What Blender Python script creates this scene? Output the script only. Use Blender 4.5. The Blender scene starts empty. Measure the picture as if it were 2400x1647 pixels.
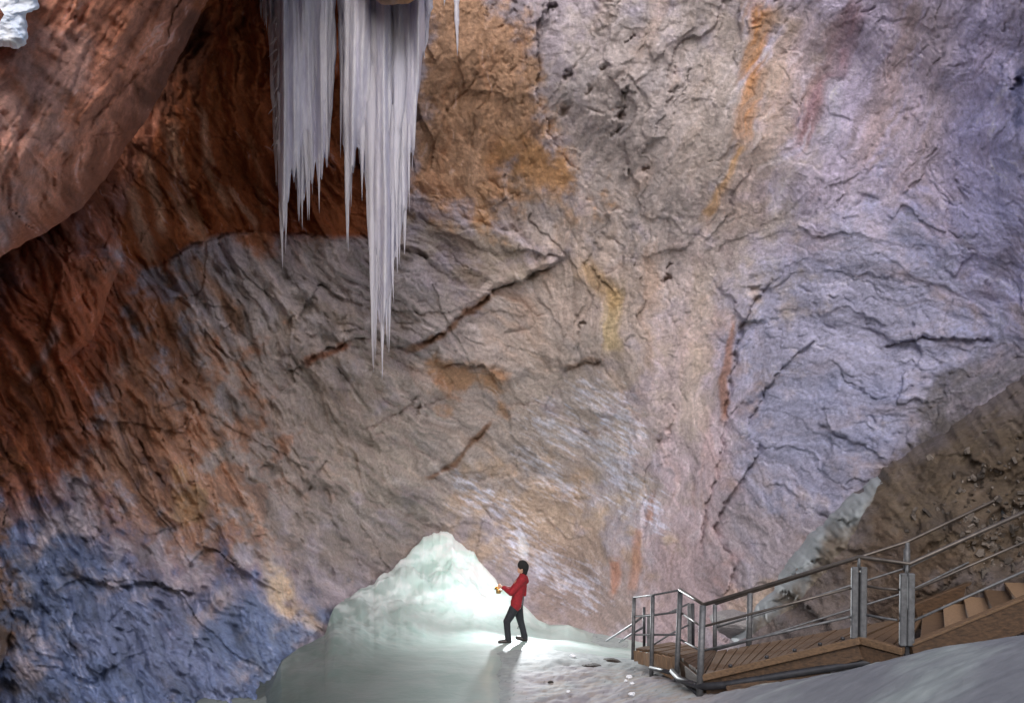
import bpy, bmesh, math, random
import numpy as np
from mathutils import Vector, Matrix

# ------------------------------------------------------------------ camera, sky, sun, exposure
SC = bpy.context.scene
COL = SC.collection
F = 2304.0            # focal length in pixels of a 2400 px wide frame
HZ = 1140.0           # row of the eye level in that frame
CZ = 3.0              # eye height
K = 2400 / 2324.0

cam_d = bpy.data.cameras.new('camera')
cam_d.sensor_width = 36.0
cam_d.lens = F / 2400 * 36.0
cam_d.shift_y = (HZ - 823.5) / 2400
cam_d.clip_start = 0.1
cam_d.clip_end = 500
cam = bpy.data.objects.new('camera', cam_d)
cam.location = (0, 0, CZ)
cam.rotation_euler = (math.radians(90), 0, 0)
COL.objects.link(cam)
SC.camera = cam

SUN_EL, SUN_AZ = math.radians(40), math.radians(180)   # azimuth clockwise from +Y: behind the camera, a little to the left
w = bpy.data.worlds.new('World')
SC.world = w
w.use_nodes = True
nt = w.node_tree
nt.nodes.clear()
wo = nt.nodes.new('ShaderNodeOutputWorld')
bg = nt.nodes.new('ShaderNodeBackground')
sky = nt.nodes.new('ShaderNodeTexSky')
sky.sky_type = 'NISHITA'
sky.sun_disc = False
sky.sun_elevation = SUN_EL
sky.sun_rotation = SUN_AZ
sky.dust_density = 3.0
nt.links.new(sky.outputs[0], bg.inputs[0])
bg.inputs[1].default_value = 0.10
nt.links.new(bg.outputs[0], wo.inputs[0])

sun_d = bpy.data.lights.new('sun', 'SUN')
sun_d.energy = 1.5
sun_d.angle = math.radians(46)
sun_d.color = (0.98, 0.97, 1.0)
sun = bpy.data.objects.new('sun', sun_d)
sdir = Vector((math.sin(SUN_AZ) * math.cos(SUN_EL), math.cos(SUN_AZ) * math.cos(SUN_EL), math.sin(SUN_EL)))
sun.rotation_euler = sdir.to_track_quat('Z', 'Y').to_euler()
sun.location = (8, -20, 25)
COL.objects.link(sun)

SC.view_settings.view_transform = 'Standard'
SC.view_settings.look = 'None'
SC.view_settings.exposure = 0.38
SC.view_settings.gamma = 1.0
SC.view_settings.use_curve_mapping = False
SC.render.engine = 'CYCLES'
SC.cycles.use_denoising = True
SC.cycles.max_bounces = 6

random.seed(4)
RNG = np.random.default_rng(7)

# ------------------------------------------------------------------ numeric helpers
def P(u, v, D):
    return np.stack([(u - 1200.0) / F * D, D + 0 * u, CZ + (HZ - v) / F * D], -1)

def Pv(u, v, D):
    return Vector(((u - 1200.0) / F * D, D, CZ + (HZ - v) / F * D))

_perm = np.random.default_rng(11).permutation(4096)
_ga = np.random.default_rng(12).uniform(0, 2 * np.pi, 4096)
_gx, _gy = np.cos(_ga), np.sin(_ga)

def gn(x, y, s=0):
    xi = np.floor(x).astype(np.int64); yi = np.floor(y).astype(np.int64)
    xf = x - xi; yf = y - yi
    a = xf * xf * xf * (xf * (xf * 6 - 15) + 10); b = yf * yf * yf * (yf * (yf * 6 - 15) + 10)
    def g(i, j):
        h = _perm[(_perm[(xi + i + s * 57) & 4095] + yi + j + s * 131) & 4095]
        return _gx[h] * (xf - i) + _gy[h] * (yf - j)
    n00, n10, n01, n11 = g(0, 0), g(1, 0), g(0, 1), g(1, 1)
    return 1.5 * ((n00 * (1 - a) + n10 * a) * (1 - b) + (n01 * (1 - a) + n11 * a) * b)

def fbm(x, y, o=4, s=0, gain=.5):
    t = 0; a = 1.0
    for k in range(o):
        t = t + a * gn(x, y, s + k); x = x * 2.03 + 3.1; y = y * 2.03 + 1.7; a *= gain
    return t

def ridge(x, y, o=3, s=0, gain=.5):
    t = 0; a = 1.0
    for k in range(o):
        t = t + a * (1 - 2 * np.abs(gn(x, y, s + k))); x = x * 2.1 + 5.3; y = y * 2.1 + 2.9; a *= gain
    return t

def cells(x, y, s=0):
    """broken facets: a random tilted plane for each cell; returns height and edge closeness"""
    xi = np.floor(x).astype(np.int64); yi = np.floor(y).astype(np.int64)
    best = np.full(x.shape, 9.0); sec = np.full(x.shape, 9.0); hh = np.zeros(x.shape)
    for i in (-1, 0, 1):
        for j in (-1, 0, 1):
            h = _perm[(_perm[(xi + i + s * 77) & 4095] + yi + j + s * 19) & 4095]
            cx = xi + i + .5 + .45 * _gx[h]; cy = yi + j + .5 + .45 * _gy[h]
            d = (x - cx) ** 2 + (y - cy) ** 2
            h2 = _perm[(h + 911) & 4095]
            val = .55 * _gx[h2] + .8 * (_gx[(h2 + 7) & 4095] * (x - cx) + _gy[(h2 + 7) & 4095] * (y - cy))
            m = d < best
            sec = np.where(m, best, np.minimum(sec, d)); hh = np.where(m, val, hh); best = np.where(m, d, best)
    return hh, np.sqrt(sec) - np.sqrt(best)

def sstep(a, b, x):
    t = np.clip((x - a) / (b - a), 0, 1)
    return t * t * (3 - 2 * t)

class TPS:
    def __init__(self, pts, scale=1000.0, reg=1e-4):
        p = np.array(pts, float); self.s = scale
        self.xy = p[:, :2] / scale; z = p[:, 2]; n = len(p)
        A = self._k(self.xy, self.xy) + reg * np.eye(n)
        Q = np.c_[np.ones(n), self.xy]
        M = np.block([[A, Q], [Q.T, np.zeros((3, 3))]])
        self.c = np.linalg.solve(M, np.r_[z, np.zeros(3)]); self.n = n
    def _k(self, a, b):
        r2 = ((a[:, None, :] - b[None, :, :]) ** 2).sum(-1)
        return .5 * r2 * np.log(r2 + 1e-12)
    def __call__(self, x, y):
        sh = np.shape(x); q = np.c_[np.ravel(x), np.ravel(y)] / self.s
        out = np.empty(len(q))
        for i in range(0, len(q), 60000):
            b = q[i:i + 60000]
            out[i:i + 60000] = self._k(b, self.xy) @ self.c[:self.n] + self.c[self.n] + b @ self.c[self.n + 1:]
        return out.reshape(sh)

def polydist(u, v, pts):
    """distance to a polyline, signed side (positive = right-hand/below when walking left to right) and run along it 0..1"""
    best = np.full(u.shape, 1e9); side = np.zeros(u.shape); run = np.zeros(u.shape)
    pts = np.array(pts, float); seg = np.hypot(*(pts[1:] - pts[:-1]).T); tot = seg.sum(); acc = 0
    for (a, b, L) in zip(pts[:-1], pts[1:], seg):
        d = (b - a) / L
        t = np.clip((u - a[0]) * d[0] + (v - a[1]) * d[1], 0, L)
        du = u - (a[0] + t * d[0]); dv = v - (a[1] + t * d[1])
        q = np.hypot(du, dv); m = q < best
        best = np.where(m, q, best); side = np.where(m, np.sign(d[0] * dv - d[1] * du), side)
        run = np.where(m, (acc + t) / tot, run); acc += L
    return best, side, run

def dp(*pts):                      # measured points of the photograph to frame pixels
    return [(x * K, y * K) for x, y in pts]

def lin(c):
    c = np.array(c, float) / 255.0
    return np.where(c <= .04045, c / 12.92, ((c + .055) / 1.055) ** 2.4)

# ------------------------------------------------------------------ object helpers
def tag(o, label=None, cat=None, group=None, kind=None):
    if label: o['label'] = label
    if cat: o['category'] = cat
    if group: o['group'] = group
    if kind: o['kind'] = kind
    return o

def empty(name, loc=(0, 0, 0)):
    o = bpy.data.objects.new(name, None); o.location = loc; o.empty_display_size = .2
    COL.objects.link(o); return o

def link(name, me, m=None, parent=None):
    if m is not None and not len(me.materials): me.materials.append(m)
    o = bpy.data.objects.new(name, me); COL.objects.link(o)
    if parent is not None:
        o.parent = parent
        o.matrix_parent_inverse = Matrix.Translation(-Vector(parent.location)) if parent.parent is None else Matrix.Identity(4)
    return o

def grid_mesh(name, co, col=None, wrap=False, smooth=True):
    """co: (rows, cols, 3) array to a quad sheet"""
    r, c = co.shape[:2]
    me = bpy.data.meshes.new(name)
    me.vertices.add(r * c); me.vertices.foreach_set('co', np.ascontiguousarray(co, np.float32).ravel())
    i = np.arange(r * c).reshape(r, c)
    if wrap: i = np.c_[i, i[:, :1]]
    q = np.stack([i[:-1, :-1], i[1:, :-1], i[1:, 1:], i[:-1, 1:]], -1).reshape(-1, 4)
    n = len(q)
    me.loops.add(n * 4); me.loops.foreach_set('vertex_index', q.ravel().astype(np.int32))
    me.polygons.add(n); me.polygons.foreach_set('loop_start', np.arange(0, n * 4, 4, dtype=np.int32))
    me.polygons.foreach_set('loop_total', np.full(n, 4, np.int32))
    me.update(calc_edges=True)
    if smooth: me.shade_smooth()
    if col is not None:
        at = me.attributes.new('Col', 'FLOAT_COLOR', 'POINT')
        at.data.foreach_set('color', np.concatenate([col, np.ones(col.shape[:2] + (1,))], -1).astype(np.float32).ravel())
    return me

class MB:
    """collects boxes and tubes into one mesh"""
    def __init__(s): s.v = []; s.f = []; s.sm = []
    def tube(s, pts, r, n=10, cap=True):
        pts = [Vector(p) for p in pts]; rs = r if isinstance(r, (list, tuple)) else [r] * len(pts)
        b = len(s.v); prev = None
        for k, p in enumerate(pts):
            t = (pts[min(k + 1, len(pts) - 1)] - pts[max(k - 1, 0)]).normalized()
            a = Vector((0, 0, 1)) if abs(t.z) < .9 else Vector((1, 0, 0))
            if prev is not None: a = prev
            x = (a - t * a.dot(t)).normalized(); prev = x; y = t.cross(x)
            for i in range(n):
                an = 2 * math.pi * i / n
                s.v.append(tuple(p + x * (rs[k] * math.cos(an)) + y * (rs[k] * math.sin(an))))
        for k in range(len(pts) - 1):
            for i in range(n):
                s.f.append((b + k * n + i, b + k * n + (i + 1) % n, b + (k + 1) * n + (i + 1) % n, b + (k + 1) * n + i)); s.sm.append(True)
        if cap:
            s.f.append(tuple(b + i for i in reversed(range(n)))); s.sm.append(False)
            s.f.append(tuple(b + (len(pts) - 1) * n + i for i in range(n))); s.sm.append(False)
        return s
    def beam(s, a, b, wd, ht, up=(0, 0, 1)):
        """bar from a to b; its top face runs through a and b"""
        a = Vector(a); b = Vector(b); t = (b - a).normalized(); up = Vector(up)
        x = t.cross(up).normalized() * (wd / 2); z = x.cross(t).normalized() * ht
        i = len(s.v); c = min(wd, ht) * .08
        for p, e in ((a, 1), (b, -1)):
            for q in (x, -x):
                for zz in (Vector(), -z): s.v.append(tuple(p + q + zz))
        for f in ((0, 1, 3, 2), (4, 6, 7, 5), (0, 2, 6, 4), (1, 5, 7, 3), (0, 4, 5, 1), (2, 3, 7, 6)):
            s.f.append(tuple(i + k for k in f)); s.sm.append(False)
        return s
    def slab(s, quad, th):
        """a plate with the given four top corners, th thick"""
        i = len(s.v); q = [Vector(p) for p in quad]
        for p in q: s.v.append(tuple(p))
        for p in q: s.v.append((p.x, p.y, p.z - th))
        for f in ((0, 1, 2, 3), (7, 6, 5, 4), (0, 4, 5, 1), (1, 5, 6, 2), (2, 6, 7, 3), (3, 7, 4, 0)):
            s.f.append(tuple(i + k for k in f)); s.sm.append(False)
        return s
    def build(s, name, m, parent=None, bevel=0):
        me = bpy.data.meshes.new(name); me.from_pydata(s.v, [], s.f); me.update()
        me.polygons.foreach_set('use_smooth', s.sm)
        bm = bmesh.new(); bm.from_mesh(me); bmesh.ops.recalc_face_normals(bm, faces=bm.faces)
        if bevel: bmesh.ops.bevel(bm, geom=bm.edges[:], offset=bevel, segments=1, affect='EDGES')
        bm.to_mesh(me); bm.free()
        return link(name, me, m, parent)

# ------------------------------------------------------------------ materials
def new_mat(name):
    m = bpy.data.materials.new(name); m.use_nodes = True
    n = m.node_tree.nodes; b = n['Principled BSDF']
    return m, m.node_tree, b

def ramp(t, fac, stops):
    r = t.nodes.new('ShaderNodeValToRGB')
    e = r.color_ramp.elements
    while len(e) < len(stops): e.new(.5)
    for q, (p, c) in zip(e, stops): q.position = p; q.color = (*c, 1)
    t.links.new(fac, r.inputs[0]); return r.outputs[0]

def noise(t, scale, detail=4, rough=.6, vec=None, dist=0):
    n = t.nodes.new('ShaderNodeTexNoise'); n.inputs['Scale'].default_value = scale
    n.inputs['Detail'].default_value = detail; n.inputs['Roughness'].default_value = rough
    n.inputs['Distortion'].default_value = dist
    if vec is not None: t.links.new(vec, n.inputs['Vector'])
    return n.outputs['Fac']

def coords(t, scale=(1, 1, 1), kind='Object', rot=(0, 0, 0)):
    c = t.nodes.new('ShaderNodeTexCoord'); m = t.nodes.new('ShaderNodeMapping')
    m.inputs['Scale'].default_value = scale; m.inputs['Rotation'].default_value = rot
    t.links.new(c.outputs[kind], m.inputs['Vector']); return m.outputs['Vector']

def mixc(t, fac, a, b, mode='MIX'):
    m = t.nodes.new('ShaderNodeMix'); m.data_type = 'RGBA'; m.blend_type = mode
    for s, x in ((0, fac), (6, a), (7, b)):
        if hasattr(x, 'is_output'): t.links.new(x, m.inputs[s])
        else: m.inputs[s].default_value = x if s == 0 else (*x, 1)
    return m.outputs[2]

def bump(t, b, h, strength, dist=.02):
    n = t.nodes.new('ShaderNodeBump'); n.inputs['Strength'].default_value = strength; n.inputs['Distance'].default_value = dist
    t.links.new(h, n.inputs['Height']); t.links.new(n.outputs[0], b.inputs['Normal'])

def rock_material():
    m, t, b = new_mat('weathered limestone')
    a = t.nodes.new('ShaderNodeAttribute'); a.attribute_name = 'Col'
    v = coords(t)
    n1 = noise(t, 12, 8, .75, v, .3)
    g = ramp(t, n1, [(.25, (.60, .58, .57)), (.5, (1, 1, 1)), (.75, (1.32, 1.3, 1.3))])
    c = mixc(t, 1.0, a.outputs['Color'], g, 'MULTIPLY')
    t.links.new(c, b.inputs['Base Color'])
    n2 = noise(t, 6, 10, .75, v, .2)
    bump(t, b, n2, .9, .095)
    b.inputs['Roughness'].default_value = .72
    b.inputs['Specular IOR Level'].default_value = .3
    return m

def ice_material(name, c1, c2, sc, rough=.3, sss=.4, radius=(.25, .4, .42), bs=.4, stretch=(1, 1, 1), bd=.03, attr=False):
    m, t, b = new_mat(name)
    v = coords(t, stretch)
    n1 = noise(t, sc, 5, .6, v, .5)
    c = ramp(t, n1, [(.32, c1), (.68, c2)])
    if attr:
        a = t.nodes.new('ShaderNodeAttribute'); a.attribute_name = 'Col'
        c = mixc(t, 1.0, a.outputs['Color'], c, 'MULTIPLY')
    t.links.new(c, b.inputs['Base Color'])
    b.inputs['Roughness'].default_value = rough
    b.inputs['IOR'].default_value = 1.31; b.inputs['Specular IOR Level'].default_value = .3
    b.inputs['Subsurface Weight'].default_value = sss
    b.inputs['Subsurface Radius'].default_value = radius
    b.inputs['Subsurface Scale'].default_value = 1.0
    bump(t, b, noise(t, sc * 3.2, 6, .6, v, .4), bs, bd)
    return m

def flat_material(name, c, rough=.6, metal=0, var=.15, sc=30, bs=.0, stretch=(1, 1, 1)):
    m, t, b = new_mat(name)
    v = coords(t, stretch)
    n1 = noise(t, sc, 4, .6, v)
    lo = tuple(x * (1 - var) for x in c); hi = tuple(min(1, x * (1 + var)) for x in c)
    t.links.new(ramp(t, n1, [(.3, lo), (.7, hi)]), b.inputs['Base Color'])
    b.inputs['Roughness'].default_value = rough; b.inputs['Metallic'].default_value = metal
    if bs: bump(t, b, n1, bs, .01)
    return m

M = {}
M['rock'] = rock_material()
M['mound'] = ice_material('translucent pale green ice', (.86, .95, .93), (1.0, 1.0, 1.0), 1.3, .33, .5, (.35, .5, .48), .3, bd=.04, attr=True)
M['mound'].node_tree.nodes['Principled BSDF'].inputs['Specular IOR Level'].default_value = .18
M['floor'] = ice_material('grey cave ice', (.80, .80, .82), (1.0, 1.0, 1.0), 2.2, .75, .15, (.08, .1, .11), .5, bd=.02, attr=True)
M['icicle'] = ice_material('hanging ice', (.62, .61, .73), (.84, .83, .94), 4, .34, .6, (.25, .27, .3), .3, (2.4, 2.4, .7), .025)
M['icicle'].node_tree.nodes['Principled BSDF'].inputs['Transmission Weight'].default_value = .14
M['drape'] = ice_material('grey glaze ice', (.75, .75, .75), (1, 1, 1), 2.0, .5, .15, (.06, .07, .08), .5, attr=True)
M['frost'] = ice_material('bluish white frost', (.52, .62, .80), (.84, .84, .86), 2.2, .6, .2, (.05, .06, .07), .25, bd=.03)
M['steel'] = flat_material('galvanised steel', (.12, .122, .128), .55, .4, .35, 14)
M['rail'] = flat_material('worn brown handrail', (.10, .085, .075), .42, .5, .3, 9)
M['wood'] = flat_material('weathered larch', (.125, .073, .038), .7, 0, .4, 7, .5, (1, 6, 6))
M['wood_dark'] = flat_material('deep brown larch', (.07, .038, .019), .65, 0, .5, 6, .5, (1, 6, 6))  # darker brown larch for beams, stringers, risers and some planks
M['wood_lit'] = flat_material('lit pale larch', (.28, .175, .10), .7, 0, .3, 7, .4, (5, 5, 1))  # larch paler where light falls on fascia and treads, put into its colour
M['black_steel'] = flat_material('dark tarred steel', (.035, .035, .04), .5, .3, .3, 10)
M['skin'] = flat_material('skin', (.55, .32, .23), .55, 0, .08)
M['jacket'] = flat_material('red jacket cloth', (.24, .006, .013), .8, 0, .25, 25, .3)
M['trousers'] = flat_material('black trousers cloth', (.012, .013, .018), .8, 0, .3, 25, .3)
M['boots'] = flat_material('dark leather', (.02, .013, .012), .5, 0, .3, 25)
M['cap'] = flat_material('black knit', (.008, .008, .009), .9, 0, .3, 60, .4)
M['brass'] = flat_material('old brass', (.45, .28, .10), .35, .8, .2, 40)

def emit_material(name, c, s):
    m, t, b = new_mat(name)
    b.inputs['Base Color'].default_value = (*c, 1)
    b.inputs['Emission Color'].default_value = (*c, 1); b.inputs['Emission Strength'].default_value = s
    return m
M['flame'] = emit_material('lantern flame', (1.0, .62, .25), 30)
M['lamp'] = emit_material('lamp glass', (.95, .98, 1.0), 20)

# ------------------------------------------------------------------ ice floor and mound outline
MOUND = [(560, 1690, 14.6), (600, 1668, 15.0), (622, 1647, 15.5), (660, 1550, 17.2), (700, 1518, 18.2), (762, 1487, 19.6), (772, 1450, 20.6), (782, 1424, 21.2), (810, 1402, 22.4),
         (857, 1374, 23.8), (919, 1334, 25.6), (948, 1303, 26.5), (975, 1276, 27.1), (1002, 1254, 27.6), (1020, 1247, 27.7), (1038, 1245, 27.7), (1060, 1254, 27.6), (1085, 1277, 27.4), (1110, 1297, 27.2), (1136, 1322, 27.0),
         (1150, 1345, 26.9), (1162, 1363, 26.8), (1180, 1380, 26.7), (1198, 1392, 26.6), (1216, 1408, 26.4), (1239, 1430, 26.2), (1262, 1452, 25.9), (1291, 1466, 25.6), (1310, 1467, 25.4), (1332, 1464, 25.2), (1360, 1480, 24.8),
         (1415, 1502, 24.0), (1450, 1508, 23.2), (1487, 1513, 22.5), (1540, 1530, 21.4)]
_mu = np.array([m[0] for m in MOUND]); _mv = np.array([m[1] for m in MOUND]); _md = np.array([m[2] for m in MOUND])

def zat(v, D): return CZ + (HZ - v) / F * D
FL = []
for u, v, D in [(300, 1660, 13.4), (620, 1665, 15), (900, 1647, 15), (1250, 1647, 15), (1250, 1506, 21), (1000, 1520, 20.3), (800, 1560, 17.6), (1200, 1506, 21), (1400, 1530, 19.8),
                (1480, 1600, 15.3), (1640, 1634, 13.2), (1540, 1620, 14.2), (1400, 1640, 14.8), (1700, 1626, 12.4), (1800, 1609, 11.6), (1900, 1588, 10.8), (2015, 1562, 10.0), (2131, 1536, 9.3), (2260, 1513, 8.7), (2400, 1490, 8.2), (2600, 1460, 7.6), (2800, 1440, 7.2),
                (1640, 1760, 9.4), (1900, 1700, 8.4), (2131, 1680, 7.2), (2400, 1660, 6.3), (2800, 1640, 5.4), (1250, 1800, 11.2), (900, 1800, 11.2), (600, 1800, 11.6)]:
    FL.append((u, D * 100, zat(v, D)))
for u, D, z in [(1640, 15, .05), (1800, 14, .25), (2015, 12.5, .55), (2131, 12.1, .72), (2400, 11.5, .95), (2800, 11, 1.2), (2400, 14, .7), (2131, 15, .45), (1800, 17, -.1), (1600, 19, -.4), (1500, 21.5, -.62), (1300, 25, -.75), (1000, 25, -.6),
                (700, 22, -.4), (500, 18, -.35), (2400, 17, .3), (2800, 16, .6), (1600, 26, -.6), (2000, 22, -.2), (300, 5, -.4), (1200, 5, -.35), (2000, 4, .1), (2800, 3.5, .7), (300, 28, -.6), (1200, 29, -.8), (2800, 28, 0)]:
    FL.append((u, D * 100, z))
FLOOR = TPS(FL, 800.0, 1e-4)

def floor_z(u, D):
    z = FLOOR(u, D * 100)
    X = (u - 1200) / F * D
    wm = (1 - .6 * sstep(1700, 2000, u)) * (.25 + .75 * sstep(1190, 1300, u) * sstep(20, 18, D))
    return z + .05 * wm * fbm(X * .9, D * .9, 4, 40) + .020 * wm * fbm(X * 4, D * 4, 4, 44) + .010 * sstep(1700, 2000, u) * fbm(X * 1.5, D * 6, 3, 47)

def build_floor():
    us = np.r_[np.linspace(-300, 500, 40)[:-1], np.linspace(500, 2500, 620), np.linspace(2500, 3200, 30)[1:]]
    Ds = np.r_[np.linspace(2.5, 6, 14)[:-1], 6 * (30 / 6) ** np.linspace(0, 1, 330)]
    D, u = np.meshgrid(Ds, us, indexing='ij')
    z = floor_z(u, D); X = (u - 1200) / F * D
    co = np.stack([X, D, z], -1)
    n = fbm(X * .7, D * .7, 5, 60); n2 = fbm(X * 3.5, D * 9, 4, 66); st = ridge(X * 1.3 + .4 * D, D * 5 - X * 2, 3, 63)
    base = np.array([.29, .275, .29]); hump = np.array([.20, .206, .224]); brown = np.array([.30, .25, .21]); pale = np.array([.30, .33, .325])
    c = base + 0 * n[..., None]
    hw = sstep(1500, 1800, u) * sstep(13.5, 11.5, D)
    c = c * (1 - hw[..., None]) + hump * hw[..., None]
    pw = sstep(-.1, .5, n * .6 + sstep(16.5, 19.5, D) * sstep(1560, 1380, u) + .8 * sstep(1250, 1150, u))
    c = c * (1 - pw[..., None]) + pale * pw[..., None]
    dk = sstep(1260, 900, u)[..., None] * .8  # unlit lower left: shade put into the ice colour
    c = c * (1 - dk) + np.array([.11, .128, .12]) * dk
    bw = .75 * sstep(-.1, .45, n2 * .9 + .35 * n) * (1 - hw) * sstep(19, 16, D) * sstep(1150, 1280, u)
    c = c * (1 - bw[..., None]) + brown * bw[..., None]
    gr = fbm(X * 9, D * 14, 3, 69); sp_ = sstep(.55, .75, gn(X * 16, D * 22, 71))
    c = c * (1 + .12 * st * (1 - hw) + .06 * n2 + .12 * gr * (1 - .6 * hw))[..., None]
    c = c * (1 - .45 * (sp_ * (1 - hw))[..., None])
    sk = fbm(X * 1.2 + D * .3, D * 11, 3, 73); c = c * (1 + .10 * (sk * hw)[..., None])
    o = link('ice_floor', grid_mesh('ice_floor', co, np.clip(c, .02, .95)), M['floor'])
    tag(o, 'grey uneven ice floor of the cave', None, None, 'structure')
build_floor()

def build_mound():
    us = np.linspace(560, 1540, 420); nt_ = 220
    vt = np.interp(us, _mu, _mv); dc = np.interp(us, _mu, _md)
    ker = np.hanning(13); ker /= ker.sum()
    dc = np.convolve(np.pad(dc, 6, 'edge'), ker, 'valid')
    vt = .5 * vt + .5 * np.convolve(np.pad(vt, 3, 'edge'), np.hanning(7) / np.hanning(7).sum(), 'valid')
    vt = vt + 8.5 * fbm(us / 26, us * 0, 4, 90) * sstep(760, 900, us) * (1 - .75 * sstep(1140, 1200, us))
    df = np.interp(us, [560, 700, 800, 900, 1033, 1200, 1300, 1540], [12.2, 13.2, 14.5, 17.5, 21.0, 21.8, 21.4, 19.4])
    zc = zat(vt, dc)
    t0 = np.linspace(-1, 1.35, nt_ + 130)[:, None]
    D = np.where(t0 < 0, df + (df - 11.3) * t0, df + (dc - df) * np.minimum(t0, 1) + np.maximum(t0 - 1, 0) * 6)
    t = np.maximum(t0, 0)
    U = us[None, :] + 0 * D
    zf = FLOOR(U, D * 100)
    Xg = (U - 1200) / F * D; nb_ = fbm(Xg * 1.3, D * .9, 4, 77)
    lift = .125 * sstep(-1, 1, np.maximum((1195 - U) / 45, (D - 19.0) / 1.0) + .2 * nb_) - .105
    rise = np.where(t <= 1, np.clip(t, 0, 1) ** 1.9, 1 - 3.2 * (t - 1) - 6 * (t - 1) ** 2)
    zb = np.interp(us, us, zc) - FLOOR(us, dc * 100)
    Z = zf + lift + (zb - lift) * rise + .012 * fbm(Xg * .8, D * .8, 3, 78)
    X = (U - 1200) / F * D
    hgt = np.clip((zb * rise) / 1.2, 0, 1) * (t0 <= 1.0)
    env = hgt * sstep(1.0, .86, np.minimum(t, 1.0))
    sc_, _ = cells(X * 1.1 + .5 * gn(X, Z, 5), Z * 2.0 + .3 * gn(X * 2, D, 3), 4)
    Z = Z + env * (.34 * fbm(X * .9 + 3, D * .55, 4, 70) + .05 * (ridge(X * 1.6, D * 1.2 + X * .4, 2, 75) - .5) + .012 * sc_)
    D2 = D + env * (.30 * fbm(X * 1.1, Z * 1.5, 3, 80))
    co = np.stack([(U - 1200) / F * D2, D2, Z], -1)
    n = fbm(X * .8, D * .5 + Z, 4, 85)
    g = np.clip(.5 + .5 * n, 0, 1)[..., None]
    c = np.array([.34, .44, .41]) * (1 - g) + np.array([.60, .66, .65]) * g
    c = c * (1 + .8 * sstep(880, 1100, U))[..., None]  # right flank paler: lamplight put into the ice colour
    dl = sstep(1000, 700, U)[..., None] * .75  # left side away from the lamp, its shade put into the colour
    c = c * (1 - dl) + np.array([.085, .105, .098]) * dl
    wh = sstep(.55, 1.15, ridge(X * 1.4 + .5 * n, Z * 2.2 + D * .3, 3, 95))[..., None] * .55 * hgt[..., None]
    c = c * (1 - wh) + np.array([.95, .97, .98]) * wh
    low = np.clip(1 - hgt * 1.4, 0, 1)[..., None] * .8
    c = c * (1 - low) + np.array([.26, .29, .275]) * low * np.interp(U, [600, 1000, 1250, 1400], [.16, .5, 1.0, 1.1])[..., None]  # low ice painted darker leftwards, paler towards the lamp
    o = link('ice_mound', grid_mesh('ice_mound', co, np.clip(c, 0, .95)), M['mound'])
    tag(o, 'pale green translucent ice mound rising beside the person', 'ice mound')
build_mound()

# ------------------------------------------------------------------ rock: relief and mineral colour shared by all rock surfaces
ANG = [(100, 200, -55), (350, 100, -60), (300, 600, 60), (450, 300, 72), (550, 450, 65), (200, 1000, 58), (400, 800, 55), (500, 1100, 52), (200, 1400, 48), (500, 1500, 45), (700, 700, 48), (800, 950, 50), (750, 1250, 45),
       (1000, 650, 20), (1100, 900, 35), (1300, 1000, 30), (1200, 1250, 28), (1100, 200, -80), (1300, 200, -72), (1500, 300, -68), (1500, 700, -85), (1550, 1200, -85), (1750, 200, -65), (1900, 300, -62), (1700, 800, -65),
       (1900, 700, 8), (2100, 800, 5), (1900, 1000, 6), (2300, 600, 40), (2300, 200, -70), (1800, 1200, 60), (2000, 1250, 20), (2200, 1200, -35), (2300, 1000, -35)]
ANG = [(a, b, c) for a, b, c in ANG]

_aw = {}
def angle_w(u, v):
    key = (u.shape, float(u.flat[0]), float(v.flat[0]))
    if key not in _aw:
        _aw.clear(); _aw[key] = _angle_w(u, v)
    return _aw[key]

def _angle_w(u, v):
    sx = np.zeros(u.shape); sy = np.zeros(u.shape)
    for a, b, th in ANG:
        w_ = 1.0 / (((u - a) ** 2 + (v - b) ** 2) / 1e4 + 1.0) ** 1.6
        sx += w_ * math.cos(2 * math.radians(th)); sy += w_ * math.sin(2 * math.radians(th))
    th = np.arctan2(sy, sx)
    ks = [math.radians(x) for x in range(0, 180, 30)]
    ws = [np.exp(5.0 * (np.cos(th - 2 * k) - 1)) for k in ks]
    s = sum(ws)
    return ks, [x / s for x in ws]

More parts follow.
